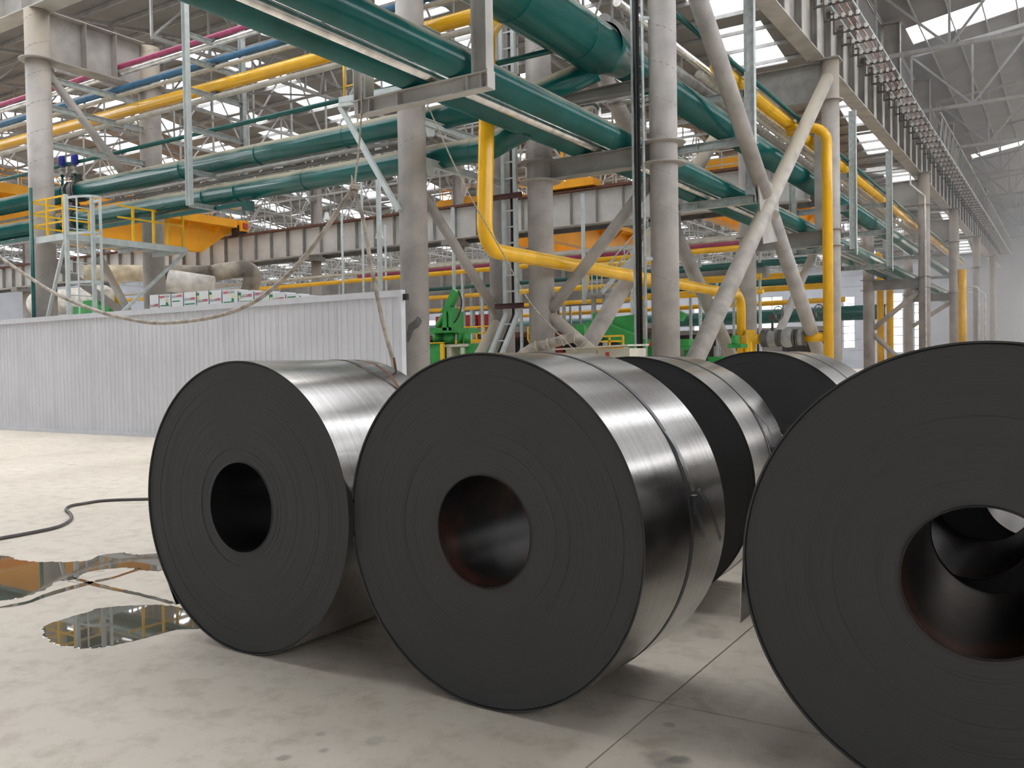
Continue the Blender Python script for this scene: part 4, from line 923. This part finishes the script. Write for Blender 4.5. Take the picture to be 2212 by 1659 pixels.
part('cable', MB().cyl((xl+.045,19.58,0), (xl+.045,19.58,13), .045, 12), 'black_cable', t); part('cable', MB().cyl((xl+.10,19.62,0), (xl+.10,19.62,13), .03, 10), 'black_cable', t)
for k in range(26): part('rung', MB().box(xl-.03, xl+.22, 19.62, 19.65, .5+k*.48, .53+k*.48), 'galvanised', t)
for z in (4.1, 6.9, 9.8): part('clamp', MB().bar((xl+.2,19.6,z), (XR-.2,19.75,z), .04, .08), 'galvanised', t)
for yy, X, lab in ((YT-.45, XR+.1, 'thin white conduit kinking down the hazy column'),):
    pipe('conduit', [P(1966,372,Y=yy), P(1967,398,Y=yy), P(1998,424,Y=yy), Vector((P(2000,600,Y=yy).x,yy,0))], .055, 'lamp_white', lab, bend=.15, n=10)
pipe('conduit', [(XR-1.2,YV-.8,8.6),(XR+.25,YV-.8,8.6),(XR+.25,YV-.8,0)], .10, 'lamp_white', 'looped white pipe beside the far hazy column', bend=.4, n=12)
pipe('conduit', [(XR-.8,YV+.5,8.1),(XR+.7,YV+.5,8.1),(XR+.7,YV+.5,3.0)], .10, 'lamp_white', 'second looped white pipe beside the far hazy column', bend=.4, n=12)
pipe('gas_pipe', [P(2078,582,Y=75), Vector((*P(2078,582,Y=75)[:2], 0))], .30, 'yellow_pipe', 'short thick yellow downpipe in the haze of the yard')
for px_, lab in ((1901, 'yellow riser behind the strutted far column'), (1922, 'second yellow riser behind the strutted far column')):
    p = P(px_, 560, Y=70); pipe('gas_pipe', [Vector((p.x-.3,70,9.3 if px_ == 1901 else 7.2)), Vector((p.x,70,9.0 if px_ == 1901 else 7.0)), Vector((p.x,70,0))], .24, 'yellow_pipe', lab)

# gas valves between the two yellow downpipes
vy = 34.0; vz = P(1700, 730, Y=vy).z
t = thing('gas_valve_set', 'grey flanged gas valves with handwheels between the yellow pipes', 'valve', (-9.3, vy, vz-.5))
part('inlet', MB().cyl((-10.9,vy,vz), (-10.15,vy,vz), .2, 24), 'yellow_pipe', t); part('outlet', MB().cyl((-8.5,vy,vz), (-7.7,vy,vz), .18, 24), 'yellow_pipe', t)
part('tee', MB().cyl((-10.62,vy,0), (-10.62,vy,vz+.35), .21, 24), 'yellow_pipe', t)
for x0, x1, r in ((-10.15,-10.06,.34),(-9.98,-9.92,.33),(-9.58,-9.5,.33),(-9.46,-9.4,.33),(-8.96,-8.88,.33),(-8.84,-8.78,.33),(-8.56,-8.5,.33)): part('flange', MB().cyl((x0,vy,vz), (x1,vy,vz), r, 24), 'dark_steel', t)
part('valve_body', MB().lathe([(.22,-.42),(.29,-.2),(.29,.2),(.22,.42)], (-9.75,vy,vz), X_, 24), 'grey_pipe', t)
part('valve_body', MB().lathe([(.22,-.3),(.36,-.1),(.36,.1),(.22,.3)], (-9.18,vy,vz), X_, 24), 'grey_pipe', t)
part('valve_body', MB().lathe([(.22,-.2),(.3,-.05),(.3,.05),(.22,.2)], (-8.7,vy,vz), X_, 24), 'grey_pipe', t)
for x in (-9.75, -8.25):
    part('stem', MB().cyl((x,vy,vz+.25), (x,vy,vz+.85), .05, 10), 'dark_steel', t)
    gb = part('gearbox', MB().box(x-.14, x+.14, vy-.12, vy+.12, vz+.72, vz+.92), 'dark_steel', t)
    part('handwheel', MB().torus((x+.26,vy-.1,vz+.95), (1,-.5,0), .26, .022, 24, 6).bar((x+.26-.11,vy-.1-.22,vz+.95), (x+.26+.11,vy-.1+.22,vz+.95), .02, .02).bar((x+.26,vy-.1,vz+.7), (x+.26,vy-.1,vz+1.2), .02, .02), 'dark_steel', gb)
# ================================================================== overhead cranes
def crane(X, y0, y1, ztop, depth, lab, gap=3.2, taper=3.0, m='crane_orange'):
    t = thing('overhead_crane', lab, 'crane', (X, (y0+y1)/2, ztop-depth))
    for k, x in enumerate((X, X+gap)):
        part('box_girder', MB().prism([(y0,ztop),(y1,ztop),(y1,ztop-.55),(y1-taper,ztop-depth),(y0+taper,ztop-depth),(y0,ztop-.55)], 'x', x-.35, x+.35), m, t)
        part('walkway', MB().box(x+(.35 if k else -1.25), x+(1.25 if k else -.35), y0, y1-.6, ztop-.62, ztop-.05), m, t)
        xr_ = x+(1.2 if k else -1.2)
        for i in range(int((y1-y0)/1.9)+1): part('rail_post', MB().box(xr_-.03, xr_+.03, y0+i*1.9, y0+i*1.9+.06, ztop-.05, ztop+.75), m, t)
        for z in (.38, .72): part('rail', MB().box(xr_-.025, xr_+.025, y0, y1-.6, ztop+z, ztop+z+.05), m, t)
        for i in range(9): yy = y0+1+i*(y1-y0-3)/8; part('bracket', MB().prism([(x-.35,ztop-.62),(x-1.2,ztop-.62),(x-.35,ztop-1.2)] if not k else [(x+.35,ztop-.62),(x+1.2,ztop-.62),(x+.35,ztop-1.2)], 'y', yy, yy+.08), m, t)
    for yy in (y0, y1): part('end_truck', MB().box(X-1.4, X+gap+1.4, yy-.35, yy+.35, ztop-.85, ztop-.05), m, t); 
    for x in (X-1.5, X+gap+1.4):
        part('buffer', MB().box(x, x+.1, y1-.2, y1+.2, ztop-.65, ztop-.25), 'red_paint', t)
    for x in (X-.8, X+gap+.8): part('wheel_box', MB().box(x-.4, x+.4, y1-.4, y1+.4, ztop-1.1, ztop-.4), 'machine_dark', t)
    return t
pc = P(528, 527, Y=Y2)
crane(pc.x-4.5, 21, Y2, zt2+1.15, 2.55, 'orange overhead crane with railed walkway behind the platform column')
crane(-33.5, 46.5, 69, 12.3, 2.3, 'orange crane glimpsed under the panelled runway between the near columns')
crane(-19.5, 47.0, 69, 12.6, 2.0, 'orange crane with railing seen through the crossed braces')
t = thing('crane_drive', 'yellow crane drive with red motor on the panelled runway', 'crane', (-24, Y2, zt2+.14))
a, b2 = P(1190, 440, Y=Y2), P(1290, 412, Y=Y2)
part('base', MB().box(a.x, b2.x, Y2-.5, Y2+.5, zt2+.15, zt2+.55), 'crane_orange', t); part('motor', MB().cyl((b2.x-.9,Y2-.3,zt2+1.0), (b2.x-.1,Y2-.3,zt2+1.0), .28, 16), 'red_paint', t)
part('gearbox', MB().prism([(a.x+1.2,zt2+.55),(b2.x-.4,zt2+.55),(b2.x-.9,zt2+1.35),(a.x+1.7,zt2+1.2)], 'y', Y2-.4, Y2+.3), 'crane_orange', t)
part('guard_post', MB().box(a.x+.9, a.x+1.05, Y2-.4, Y2-.25, zt2+.5, zt2+2.6), 'crane_orange', t)

# ================================================================== behind the fence
# cartons on a scaffold shelf
sh = thing('scaffold_shelf', 'low scaffold shelf hidden behind the white fence', 'shelf', (-16.6, 15, 0))
part('deck', MB().box(-20.2, -13.8, 13.72, 16.0, 2.98, 3.02), 'galvanised', sh)
for x in (-20.1, -17, -13.9):
    for y in (13.78, 15.9): part('leg', MB().box(x-.03, x+.03, y-.03, y+.03, 0, 2.98), 'galvanised', sh)
cart = [(322,342,637),(343,368,636),(369,395,634),(396,423,631),(424,450,629),(451,478,627),(479,513,626),(514,547,628),(548,581,629),(582,616,632),(617,647,635),(648,672,638)]
def text_mesh(s, size, name):
    cu = bpy.data.curves.new(name, 'FONT'); cu.body = s; cu.size = size; cu.align_x = 'CENTER'; cu.align_y = 'CENTER'; cu.extrude = .001; cu.offset = size*.02
    ob = bpy.data.objects.new(name, cu); C.objects.link(ob); bpy.context.view_layer.update()
    me = bpy.data.meshes.new_from_object(ob.evaluated_get(bpy.context.evaluated_depsgraph_get())); bpy.data.objects.remove(ob); bpy.data.curves.remove(cu)
    me.name = name; me.materials.clear(); me.materials.append(M['print_red']); return me
tm = text_mesh('zam', .115, 'red_lettering')
kinds = ['flip low', 'lemon', 'flip bar', 'flip bar', 'flip leaf', 'flip leaf', 'lemon wide', 'flip mid', 'red top', 'flip mid', 'green strip', 'plain']
where = ['first carton behind the platform column, print upside down', 'carton with lemon print next to the ladder-side one', 'carton with upside-down red print and a green bar halfway', 'carton with upside-down print and green base bar', 'carton with green leaf corner, print upside down', 'taller-looking carton with a green leaf corner before the lemon carton', 'widest carton, upright red print and green lemon picture', 'carton with large upside-down red print after the lemon carton', 'carton with red print along its top edge', 'carton with upside-down print low on its face', 'carton showing only a green strip', 'last white carton, barely above the fence']
for k, (xa, xb, yt) in enumerate(cart):
    y = 13.95; a = P(xa, yt, Y=y); bq = P(xb, yt, Y=y); zt = (a.z+bq.z)/2; zb = 3.02
    x0, x1 = a.x+.012, bq.x; h = zt-zb; w = x1-x0
    t = thing('carton', where[k], 'box', ((x0+x1)/2, y, zb), 'white print cartons on the fence shelf')
    bd = part('board', MB().box(x0, x1, y, y+.32, zb, zt), 'carton', t)
    part('tape_edge', MB().box(x0-.012, x0+.004, y-.003, y+.32, zb, zt+.002), 'carton_tape', t)
    kd = kinds[k]; xm = (x0+x1)/2; flip = 'flip' in kd
    if kd != 'plain' and kd != 'green strip':
        o = bpy.data.objects.new('red_lettering', tm); C.objects.link(o); o.parent = bd
        zz = h-{'flip low': .27, 'lemon': .05, 'flip bar': .07 if k == 2 else .17, 'flip leaf': .23, 'lemon wide': .05, 'flip mid': .12 if k == 7 else .15, 'red top': .045}[kd]
        o.location = (w*.22 if flip else -w*.26, -.004, zz); o.rotation_euler = (math.pi/2, math.pi if flip else 0, 0)
        g = MB()
        for q in range(4):                              # grey printed characters: strokes
            cxq = xm+(-w*.04-q*.052 if flip else q*.05-w*.0); cz = zb+zz
            g.box(cxq-.018, cxq+.018, y-.004, y, cz+.018, cz+.028).box(cxq-.018, cxq+.018, y-.004, y, cz-.004, cz+.004).box(cxq-.006, cxq+.004, y-.004, y, cz-.03, cz+.03).box(cxq-.018, cxq-.01, y-.004, y, cz-.03, cz-.004).box(cxq+.01, cxq+.018, y-.004, y, cz-.03, cz-.004)
        part('grey_print', g, 'print_grey', bd, kind='stuff')
    if 'bar' in kd or kd in ('lemon', 'lemon wide', 'green strip', 'flip mid'):
        zq = h-{'flip bar': .30 if k == 3 else .20, 'lemon': .29, 'lemon wide': .30, 'green strip': .08, 'flip mid': .26}[kd]
        part('green_bar', MB().box(x0+.04, x1-(.05 if k % 2 else .12), y-.003, y, zb+zq, zb+zq+.028), 'print_green', bd)
    if 'lemon' in kd or 'leaf' in kd or kd == 'flip mid':
        up = 'leaf' in kd or kd == 'flip mid'; lx = x0+.05 if up else xm+w*.18; lz = zt-(.14 if up else .16)
        part('lemon_print', MB().disc((lx,y-.003,lz), (0,-1,0), .055, 20), 'print_lemon', bd)
        part('leaf_print', MB().prism([(lx-.045,lz+(.06 if up else -.06)),(lx,lz+(.035 if up else -.035)),(lx+.045,lz+(.06 if up else -.06)),(lx+.035,lz+(.11 if up else -.11)),(lx-.035,lz+(.11 if up else -.11))], 'y', y-.004, y-.0005), 'print_green', bd)
# old lagged ducts
def duct(pts, r, m, lab, bend=.5, bands=(), open_end=False):
    return pipe('waste_duct', pts, r, m, lab, cat='duct', bend=bend, rings=bands)
Yd = 24
duct([P(182,590,Y=22.5), P(310,590,Y=24.5), P(352,592,Y=25)], .36, 'beige_duct', 'beige lagged duct with an open end behind the cage ladder', bands=[(P(250,590,Y=23.6),X_),(P(225,590,Y=23.2),X_)])
duct([P(330,590,Y=25), P(372,588,Y=25.4), P(455,590,Y=26.2)], .33, 'burnt_duct', 'scorched brown duct joining the beige one', bands=[(P(350,590,Y=25.2),X_)])
duct([P(450,598,Y=26.4), P(470,588,Y=26.6), P(528,580,Y=27.2), P(548,590,Y=27.4), P(530,668,Y=27.4)], .38, 'burnt_duct', 'scorched elbow duct bending down behind the cartons', bend=.6, bands=[(P(538,612,Y=27.4),(0,.2,1))])
duct([P(366,606,Y=21.5), P(460,620,Y=22.5)], .42, 'white_duct', 'white drum-like duct lying behind the cartons', bands=[(P(438,617,Y=22.2),X_)])
duct([P(330,632,Y=23.5), P(380,628,Y=24.5)], .42, 'grey_pipe', 'dull metal duct under the white drum')
solo('duct_leg', MB().box(-32.0, -31.1, 24.2, 24.9, 0, 4.9), 'beige_duct', 'beige duct leg standing under the lagged duct', 'duct')
# steel rack beside the ducts
t = thing('equipment_rack', 'dark equipment frame with open bays under the ducts', 'frame', (-29, 23.5, 0))
for x in (-31.6, -30.2, -28.9, -27.6): part('upright', MB().box(x-.05, x+.05, 23.4, 23.5, 0, 4.3), 'galvanised', t)
for z in (2.9, 3.5, 4.2): part('shelf_rail', MB().box(-31.6, -27.6, 23.38, 23.46, z, z+.07), 'galvanised', t)
part('plant', MB().box(-31.4, -27.8, 23.7, 25, 0, 3.4), 'machine_dark', t)
t = thing('tank_platform', 'teal platform with white tank and green pump at the picture edge', 'platform', (-39, 24, 0))
part('beam', MB().ibeam((-48,24,3.75), (-34.6,24,3.75), .5, .3), 'machine_grey', t); part('tank', MB().tube([(-44.5,25,5.05),(-44.2,25,5.05),(-38.6,25,5.05),(-38.3,25,5.05)], [.4,.62,.62,.4], 24), 'white_duct', t)
for x in (-46, -41.5, -37.2): part('leg', MB().box(x-.12, x+.12, 23.9, 24.1, 0, 3.5), 'galvanised', t)
part('pump', MB().box(-39.2, -36.4, 23.8, 24.4, 4.0, 4.6).box(-38.4, -37.2, 23.8, 24.4, 4.6, 4.85), 'machine_green', t); part('yellow_post', MB().cyl((-37.3,24.8,4.6), (-37.3,24.8,6.1), .12, 10), 'yellow_pipe', t)
part('lower_shelf', MB().box(-48, -34.6, 24.0, 25.5, 2.4, 2.5).box(-48, -34.6, 24.0, 25.5, 3.0, 3.06), 'machine_grey', t)

# ================================================================== process line behind the columns
def pbox(mb, x0, y0, x1, y1, Y, dep):
    a, b = P(x0, y1, Y=Y), P(x1, y0, Y=Y); return mb.box(a.x, b.x, Y, Y+dep, min(a.z, b.z), max(a.z, b.z))
def lineX(name, x0, y0, Y, r, m, lab, xa=-70, xb=-13):
    z = P(x0, y0, Y=Y).z; t = pipe(name, [(xa,Y,z),(xb,Y,z)], r, m, lab, n=12)
    k = 2
    for i in range(k): x = max(xb-3.1-i*11-(z*3.1 % 4), xa+1); part('support_leg', MB().box(x-.07, x+.07, Y-.07, Y+.07, 0, z-r*.8), 'galvanised', t)
    return t
lineX('yellow_line', 760, 607, 43.0, .14, 'yellow_pipe', 'highest of the far yellow pipes crossing behind the columns')
lineX('yellow_line', 1000, 639, 43.5, .13, 'yellow_pipe', 'middle far yellow pipe crossing behind the green machines', -40)
lineX('yellow_line', 1000, 667, 43.8, .12, 'yellow_pipe', 'lowest far yellow pipe crossing behind the green machines', -40)
lineX('grey_line', 760, 592, 43.0, .10, 'pale_pipe', 'far pale pipe above the yellow ones'); lineX('grey_line', 1000, 575, 44.2, .2, 'pink_pipe', 'far dull red pipe bundle under the panelled runway', -40); lineX('grey_line', 1000, 568, 44.4, .17, 'pale_pipe', 'far pale pipe above the dull red ones', -40)
lineX('grey_line', 1000, 620, 44, .12, 'green_small', 'far dark green pipe between the yellow ones', -40); lineX('grey_line', 1000, 633, 44.6, .3, 'machine_grey', 'far wide grey tray over the middle yellow pipe', -40)
lineX('yellow_line', 1560, 604, 50, .17, 'yellow_pipe', 'far yellow pipe seen between the crossed braces, upper', -35, -12.5); lineX('yellow_line', 1560, 660, 60, .17, 'yellow_pipe', 'far yellow pipe seen between the crossed braces, lower', -45, -12.5); lineX('yellow_line', 1700, 622, 55, .18, 'yellow_pipe', 'far yellow pipe ending behind the valve downpipe', -40, -12.5)
lineX('grey_line', 1700, 610, 56, .35, 'green_small', 'far dark green main behind the crossed braces', -45, -12.5); lineX('grey_line', 1700, 682, 75, .6, 'green_small', 'far dark green main crossing the end windows', -60, -12.5); lineX('grey_line', 1560, 575, 52, .2, 'green_small', 'far slim green pipe behind the crossed braces', -40, -12.5)
t = thing('process_line', 'long grey process line housing far behind the green machines', 'machine', (-40, 50, 0))
part('housing', MB().box(-70, -24, 49.5, 52, 5.4, 7.9), 'machine_grey', t); part('deck', MB().box(-70, -22, 47.5, 52, 3.6, 4.0), 'machine_grey', t)
part('shade_block', MB().box(-70, -22, 50.5, 52, 0, 3.6), 'machine_dark', t)  # dark box puts the shade under the deck into its colour
for k in range(14): x = -69+k*3.2; part('leg', MB().box(x-.15, x+.15, 47.8, 48.1, 0, 3.6), 'machine_dark', t); part('frame_post', MB().box(x-.08, x+.08, 49.3, 49.5, 4.0, 7.9), 'galvanised', t)
for k, x in enumerate((-36.5, -34.6, -33, -28.6, -22)): part('red_chest', MB().box(x, x+1.3, 47.9, 49, 4.0 if k < 3 else 2.2, 4.9 if k < 3 else 2.9), 'red_paint', t)
part('rust_channel', MB().box(-45, -20, 47.4, 47.5, 3.3, 3.55), 'rust', t)
t = thing('dark_block', 'added low dark block for the shaded interior before the end-wall windows', 'machine', (-28, 59, 0))
part('body', MB().box(-44, -13.2, 58, 60, 0, 3.4), 'machine_dark', t); part('top_edge', MB().box(-44, -13.2, 57.8, 60, 3.4, 3.7), 'machine_grey', t)  # block added so the interior's shade sits in its dark colour
for k in range(10): x = -43+k*3.2; part('door', MB().box(x, x+1.4, 57.93, 58, .3, 2.6), 'machine_grey', t)
# green machines
t = thing('green_machine', 'green machine with raised cylinder arm behind the fence-end column', 'machine', (P(970,760,Y=27).x, 27.5, 0)); Yg = 27
g = MB(); pbox(g, 926, 707, 975, 720, Yg, 1.8); part('top_plate', g, 'machine_green', t)
for k, (xa, xb) in enumerate(((926,946),(950,972),(978,990),(992,1006))):
    p, q = P(xa, 742, Y=Yg+.3), P(xb, 718, Y=Yg+.3); part('drum', MB().tube([((p.x+q.x)/2,Yg+.6,p.z), ((p.x+q.x)/2,Yg+.6,q.z)], [abs(q.x-p.x)*.42, abs(q.x-p.x)*.5], 16), 'machine_green', t)
pl, ph = P(955, 718, Y=Yg), P(988, 626, Y=Yg)
part('arm', MB().bar(P(962,678,Y=Yg+.4), P(987,628,Y=Yg+.4), .30, .26, up=(1,0,0)), 'machine_green', t)
g = MB(); pbox(g, 956, 672, 964, 714, Yg, .8); pbox(g, 969, 672, 975, 714, Yg, .8); pbox(g, 956, 664, 972, 678, Yg+.1, .6); part('mast', g, 'machine_green', t)
part('ram', MB().cyl(P(946,706,Y=Yg+.2), P(957,684,Y=Yg+.2), .12, 12), 'machine_green', t)
g = MB(); pbox(g, 900, 742, 952, 830, Yg+.2, 2.0); part('cabinet', g, 'machine_green', t)
g = MB(); pbox(g, 952, 742, 957, 830, Yg+.1, .1); pbox(g, 905, 739, 957, 743, Yg+.1, .1); part('yellow_edge', g, 'yellow_rail', t)
g = MB(); pbox(g, 957, 743, 1010, 750, Yg+.3, 1.0); pbox(g, 966, 750, 974, 830, Yg+.3, .5); pbox(g, 996, 750, 1002, 830, Yg+.3, .5); part('pale_stand', g, 'cream_cabinet', t)
g = MB(); pbox(g, 990, 742, 1022, 765, Yg+.4, 1.2); part('side_box', g, 'machine_green', t)
part('cable', MB().tube(bez([P(990,628,Y=Yg+.2), P(997,650,Y=Yg+.2), P(994,672,Y=Yg+.2), P(985,692,Y=Yg+.2), P(968,708,Y=Yg)], 6), .03, 8), 'black_cable', t)
t = thing('green_machine', 'long low green machine with gear housings behind the thin braces', 'machine', (P(1320,750,Y=30).x, 31, 0)); Yg = 30
g = MB(); pbox(g, 1240, 700, 1262, 735, Yg, 1.5); part('end_box', g, 'machine_green', t)
g = MB(); pbox(g, 1268, 692, 1302, 738, Yg, 1.6); pbox(g, 1280, 676, 1286, 694, Yg+.2, .5); pbox(g, 1262, 716, 1312, 726, Yg-.1, 1.8); part('gear_housing', g, 'machine_green', t)
for x in (1272, 1284, 1296): part('gear_drum', MB().cyl(P(x,734,Y=Yg-.05), P(x,702,Y=Yg-.05), .18, 14), 'machine_green', t)
part('sloping_arm', MB().bar(P(1318,715,Y=Yg), P(1395,748,Y=Yg), .5, .5), 'machine_green', t); part('sloping_arm', MB().bar(P(1330,705,Y=Yg+.6), P(1375,700,Y=Yg+.6), .4, .7), 'machine_green', t)
g = MB(); pbox(g, 1240, 748, 1410, 830, Yg+.3, 2); part('bed', g, 'machine_green', t); g = MB(); pbox(g, 1330, 733, 1410, 737, Yg-.2, .2); part('light_edge', g, 'machine_green', t)
t = thing('green_machine', 'green pedestal machine at the foot of the crossed braces', 'machine', (P(1500,760,Y=31).x, 31.5, 0)); Yg = 31
g = MB(); pbox(g, 1467, 732, 1488, 748, Yg, 1); pbox(g, 1468, 748, 1508, 756, Yg, 1.2); pbox(g, 1478, 756, 1500, 830, Yg+.2, .8); part('pedestal', g, 'machine_green', t)
part('ram', MB().bar(P(1466,690,Y=Yg), P(1474,674,Y=Yg), .3, .3), 'machine_green', t)
g = MB(); pbox(g, 1572, 742, 1600, 752, Yg+1, .8); pbox(g, 1580, 724, 1588, 744, Yg+1, .5); pbox(g, 1530, 770, 1560, 830, Yg+1, .8); part('frame_piece', g, 'machine_green', t)
# yellow guard railings
def guard(xa, xb, yt, yb, Y, lab, n=6):
    a, b = P(xa, yb, Y=Y), P(xb, yt, Y=Y); t = thing('guard_railing', lab, 'railing', ((a.x+b.x)/2, Y, a.z))
    for k in range(n): x = a.x+(b.x-a.x)*k/(n-1); part('post', MB().box(x-.03, x+.03, Y, Y+.06, a.z, b.z), 'yellow_rail', t)
    for f in (0, .5, 1): z = a.z+(b.z-a.z)*f; part('rail', MB().box(a.x, b.x, Y, Y+.06, z-.03, z+.03), 'yellow_rail', t)
    part('kick_board', MB().box(a.x, b.x, Y+.07, Y+.1, a.z-.14, a.z+.03), 'yellow_rail', t)
    part('support', MB().box(a.x, b.x, Y+.1, Y+.5, 0, a.z-.02), 'machine_grey', t)
guard(980, 1062, 704, 736, 36, 'orange guard railing behind the green cylinder machine'); guard(1260, 1345, 725, 750, 28.5, 'yellow guard railing around the low green machine', 4); guard(1140, 1175, 705, 735, 38, 'short yellow railing between cable ladder and column', 3)
# stairs and landing
t = thing('mill_stair', 'thin grey stair with landing behind the yellow run of pipe', 'stairs', (P(1330,640,Y=38).x, 38, 0)); Ys = 38
a, b = P(1300, 632, Y=Ys), P(1400, 520, Y=Ys)
for y in (Ys, Ys+.9):
    part('stringer', MB().bar((a.x,y,a.z), (b.x,y,b.z), .06, .22), 'galvanised', t); part('handrail', MB().bar((a.x,y,a.z+1), (b.x,y,b.z+1), .05, .05), 'galvanised', t)
    for k in range(5): f = k/4; part('baluster', MB().box(a.x+(b.x-a.x)*f-.02, a.x+(b.x-a.x)*f+.02, y-.02, y+.02, a.z+(b.z-a.z)*f, a.z+(b.z-a.z)*f+1), 'galvanised', t)
for k in range(9): f = (k+.5)/9; x = a.x+(b.x-a.x)*f; z = a.z+(b.z-a.z)*f; part('tread', MB().box(x-.13, x+.13, Ys, Ys+.9, z-.02, z+.02), 'machine_grey', t)
c0 = P(1268, 632, Y=Ys); part('landing', MB().box(c0.x, a.x, Ys, Ys+1.2, a.z-.1, a.z), 'machine_grey', t)
for k in range(4): x = c0.x+(a.x-c0.x)*k/3; part('landing_post', MB().box(x-.025, x+.025, Ys, Ys+.05, a.z, a.z+1.05), 'galvanised', t)
for z in (.5, 1.02): part('landing_rail', MB().box(c0.x, a.x, Ys, Ys+.05, a.z+z, a.z+z+.05), 'galvanised', t)
for x in (c0.x+.1, a.x-.1): part('leg', MB().box(x-.09, x+.09, Ys+.4, Ys+.58, 0, a.z-.1), 'machine_grey', t)
# yellow pipe bend below the stair
z1, z2 = P(1280, 575, Y=40).z, P(1280, 620, Y=40).z; xq = P(1268, 600, Y=40).x
pipe('yellow_line', [(xq+3.5,40,z1),(xq,40,z1),(xq,40,z2),(xq-5,40,z2),(xq-5,40,0)], .14, 'yellow_pipe', 'thin yellow pipe stepping down left of the stair', bend=.4, n=12)
# thin hangers and posts in the middle distance
for k, (px_, ya, yb, Y, lab) in enumerate(((982,500,671,30,'pale hanging tube before the green cylinder arm'),(1262,475,655,30,'pale hanging tube before the mill stair'),(787,420,700,40,'thin grey post left of the fence-end column'),(823,400,690,33,'broad pale post left of the fence-end column'),(743,535,700,42,'short pale post above the fence'),(836,560,690,44,'thin pale strut above the fence corner'),(1643,545,760,45,'thin pale tube between the crossed braces'))):
    a, b = P(px_, yb, Y=Y), P(px_, ya, Y=Y); hang = k in (0, 1)
    solo('support_tube', MB().tube([(a.x,Y,a.z if hang else 0), (a.x,Y,b.z+(2.2 if not hang else 1.0))], .13 if k == 3 else .075, 12), 'frame_pale', lab, 'post')
# control cabinet and fabric hose behind the coils
Yk = 18.2; a, b = P(1222, 770, Y=Yk), P(1360, 748, Y=Yk)
t = thing('control_cabinet', 'cream control cabinet with overhanging lid behind the centre coil', 'cabinet', ((a.x+b.x)/2, Yk+.4, 0))
part('body', MB().box(a.x, b.x, Yk, Yk+.9, 0, b.z-.04), 'cream_cabinet', t)
part('lid', MB().add([(a.x-.25,Yk-.2,b.z-.05),(b.x+.05,Yk-.2,b.z+.0),(b.x+.05,Yk+.95,b.z+.02),(a.x-.25,Yk+.95,b.z-.02),(a.x-.25,Yk-.2,b.z-.01),(b.x+.05,Yk-.2,b.z+.04),(b.x+.05,Yk+.95,b.z+.06),(a.x-.25,Yk+.95,b.z+.02)], [(3,2,1,0),(4,5,6,7),(0,1,5,4),(1,2,6,5),(2,3,7,6),(3,0,4,7)]), 'cream_cabinet', t)
for x in (a.x+.35, b.x-.6): part('latch', MB().box(x, x+.09, Yk-.012, Yk, b.z-.22, b.z-.12), 'red_paint' if x > a.x+.5 else 'rust', t)
part('door_gap', MB().box((a.x+b.x)/2-.008, (a.x+b.x)/2+.008, Yk-.004, Yk, .1, b.z-.06), 'dark_steel', t)
t = thing('fabric_hose', 'dusty ribbed hose draped beside the cream cabinet', 'hose', P(1190,745,Y=17.6)-Vector((0,0,.3)))
hp = bez([P(1120,772,Y=17.4), P(1150,752,Y=17.5), P(1180,745,Y=17.6), P(1215,735,Y=17.7), P(1245,730,Y=17.8), P(1262,745,Y=17.9)], 7)
part('sleeve', MB().tube(hp, .115, 14), 'cable_jacket', t)
for i in range(3, len(hp)-2, 6): part('rib', MB().torus(hp[i], hp[i+1]-hp[i-1], .118, .022, 18, 6), 'rope_fibre', t)
solo('channel_stack', MB().box(P(1160,770,Y=19).x, P(1262,770,Y=19).x, 18.9, 19.2, 1.55, 1.70), 'oxide_primer', 'rusty channel lying across behind the cream cabinet', 'channel')
# high-bay lamps
for px_, py_, Y, lab in ((820,508,36.33,'hanging bay lamp left of the yellow downpipe'),(706,470,41.94,'hanging bay lamp above the sagging cable'),(1500,342,48.0,'hanging bay lamp right of the nearest column')):
    p = P(px_, py_, Y=Y); t = thing('bay_lamp', 'small white '+lab, 'lamp', p-Vector((0,0,.25)))
    part('shade', MB().lathe([(.06,.35),(.12,.30),(.22,-.1),(.24,-.18)], p, (0,0,1), 16), 'lamp_white', t); part('stem', MB().cyl(p+Vector((0,0,.33)), (p.x,p.y,13.4), .02, 6), 'galvanised', t)
t = thing('roof_ventilator', 'big pale vent duct rising past the panelled runway', 'duct', (P(682,480,Y=47).x, 47, 9.4)); a = P(683, 505, Y=47); b = P(683, 440, Y=47); c0 = P(668, 415, Y=47)
part('stack', MB().tube([(a.x,47,a.z-1),(a.x,47,b.z),(c0.x,47,c0.z+.3),(c0.x,47,16.2)], .38, 20), 'frame_pale', t)
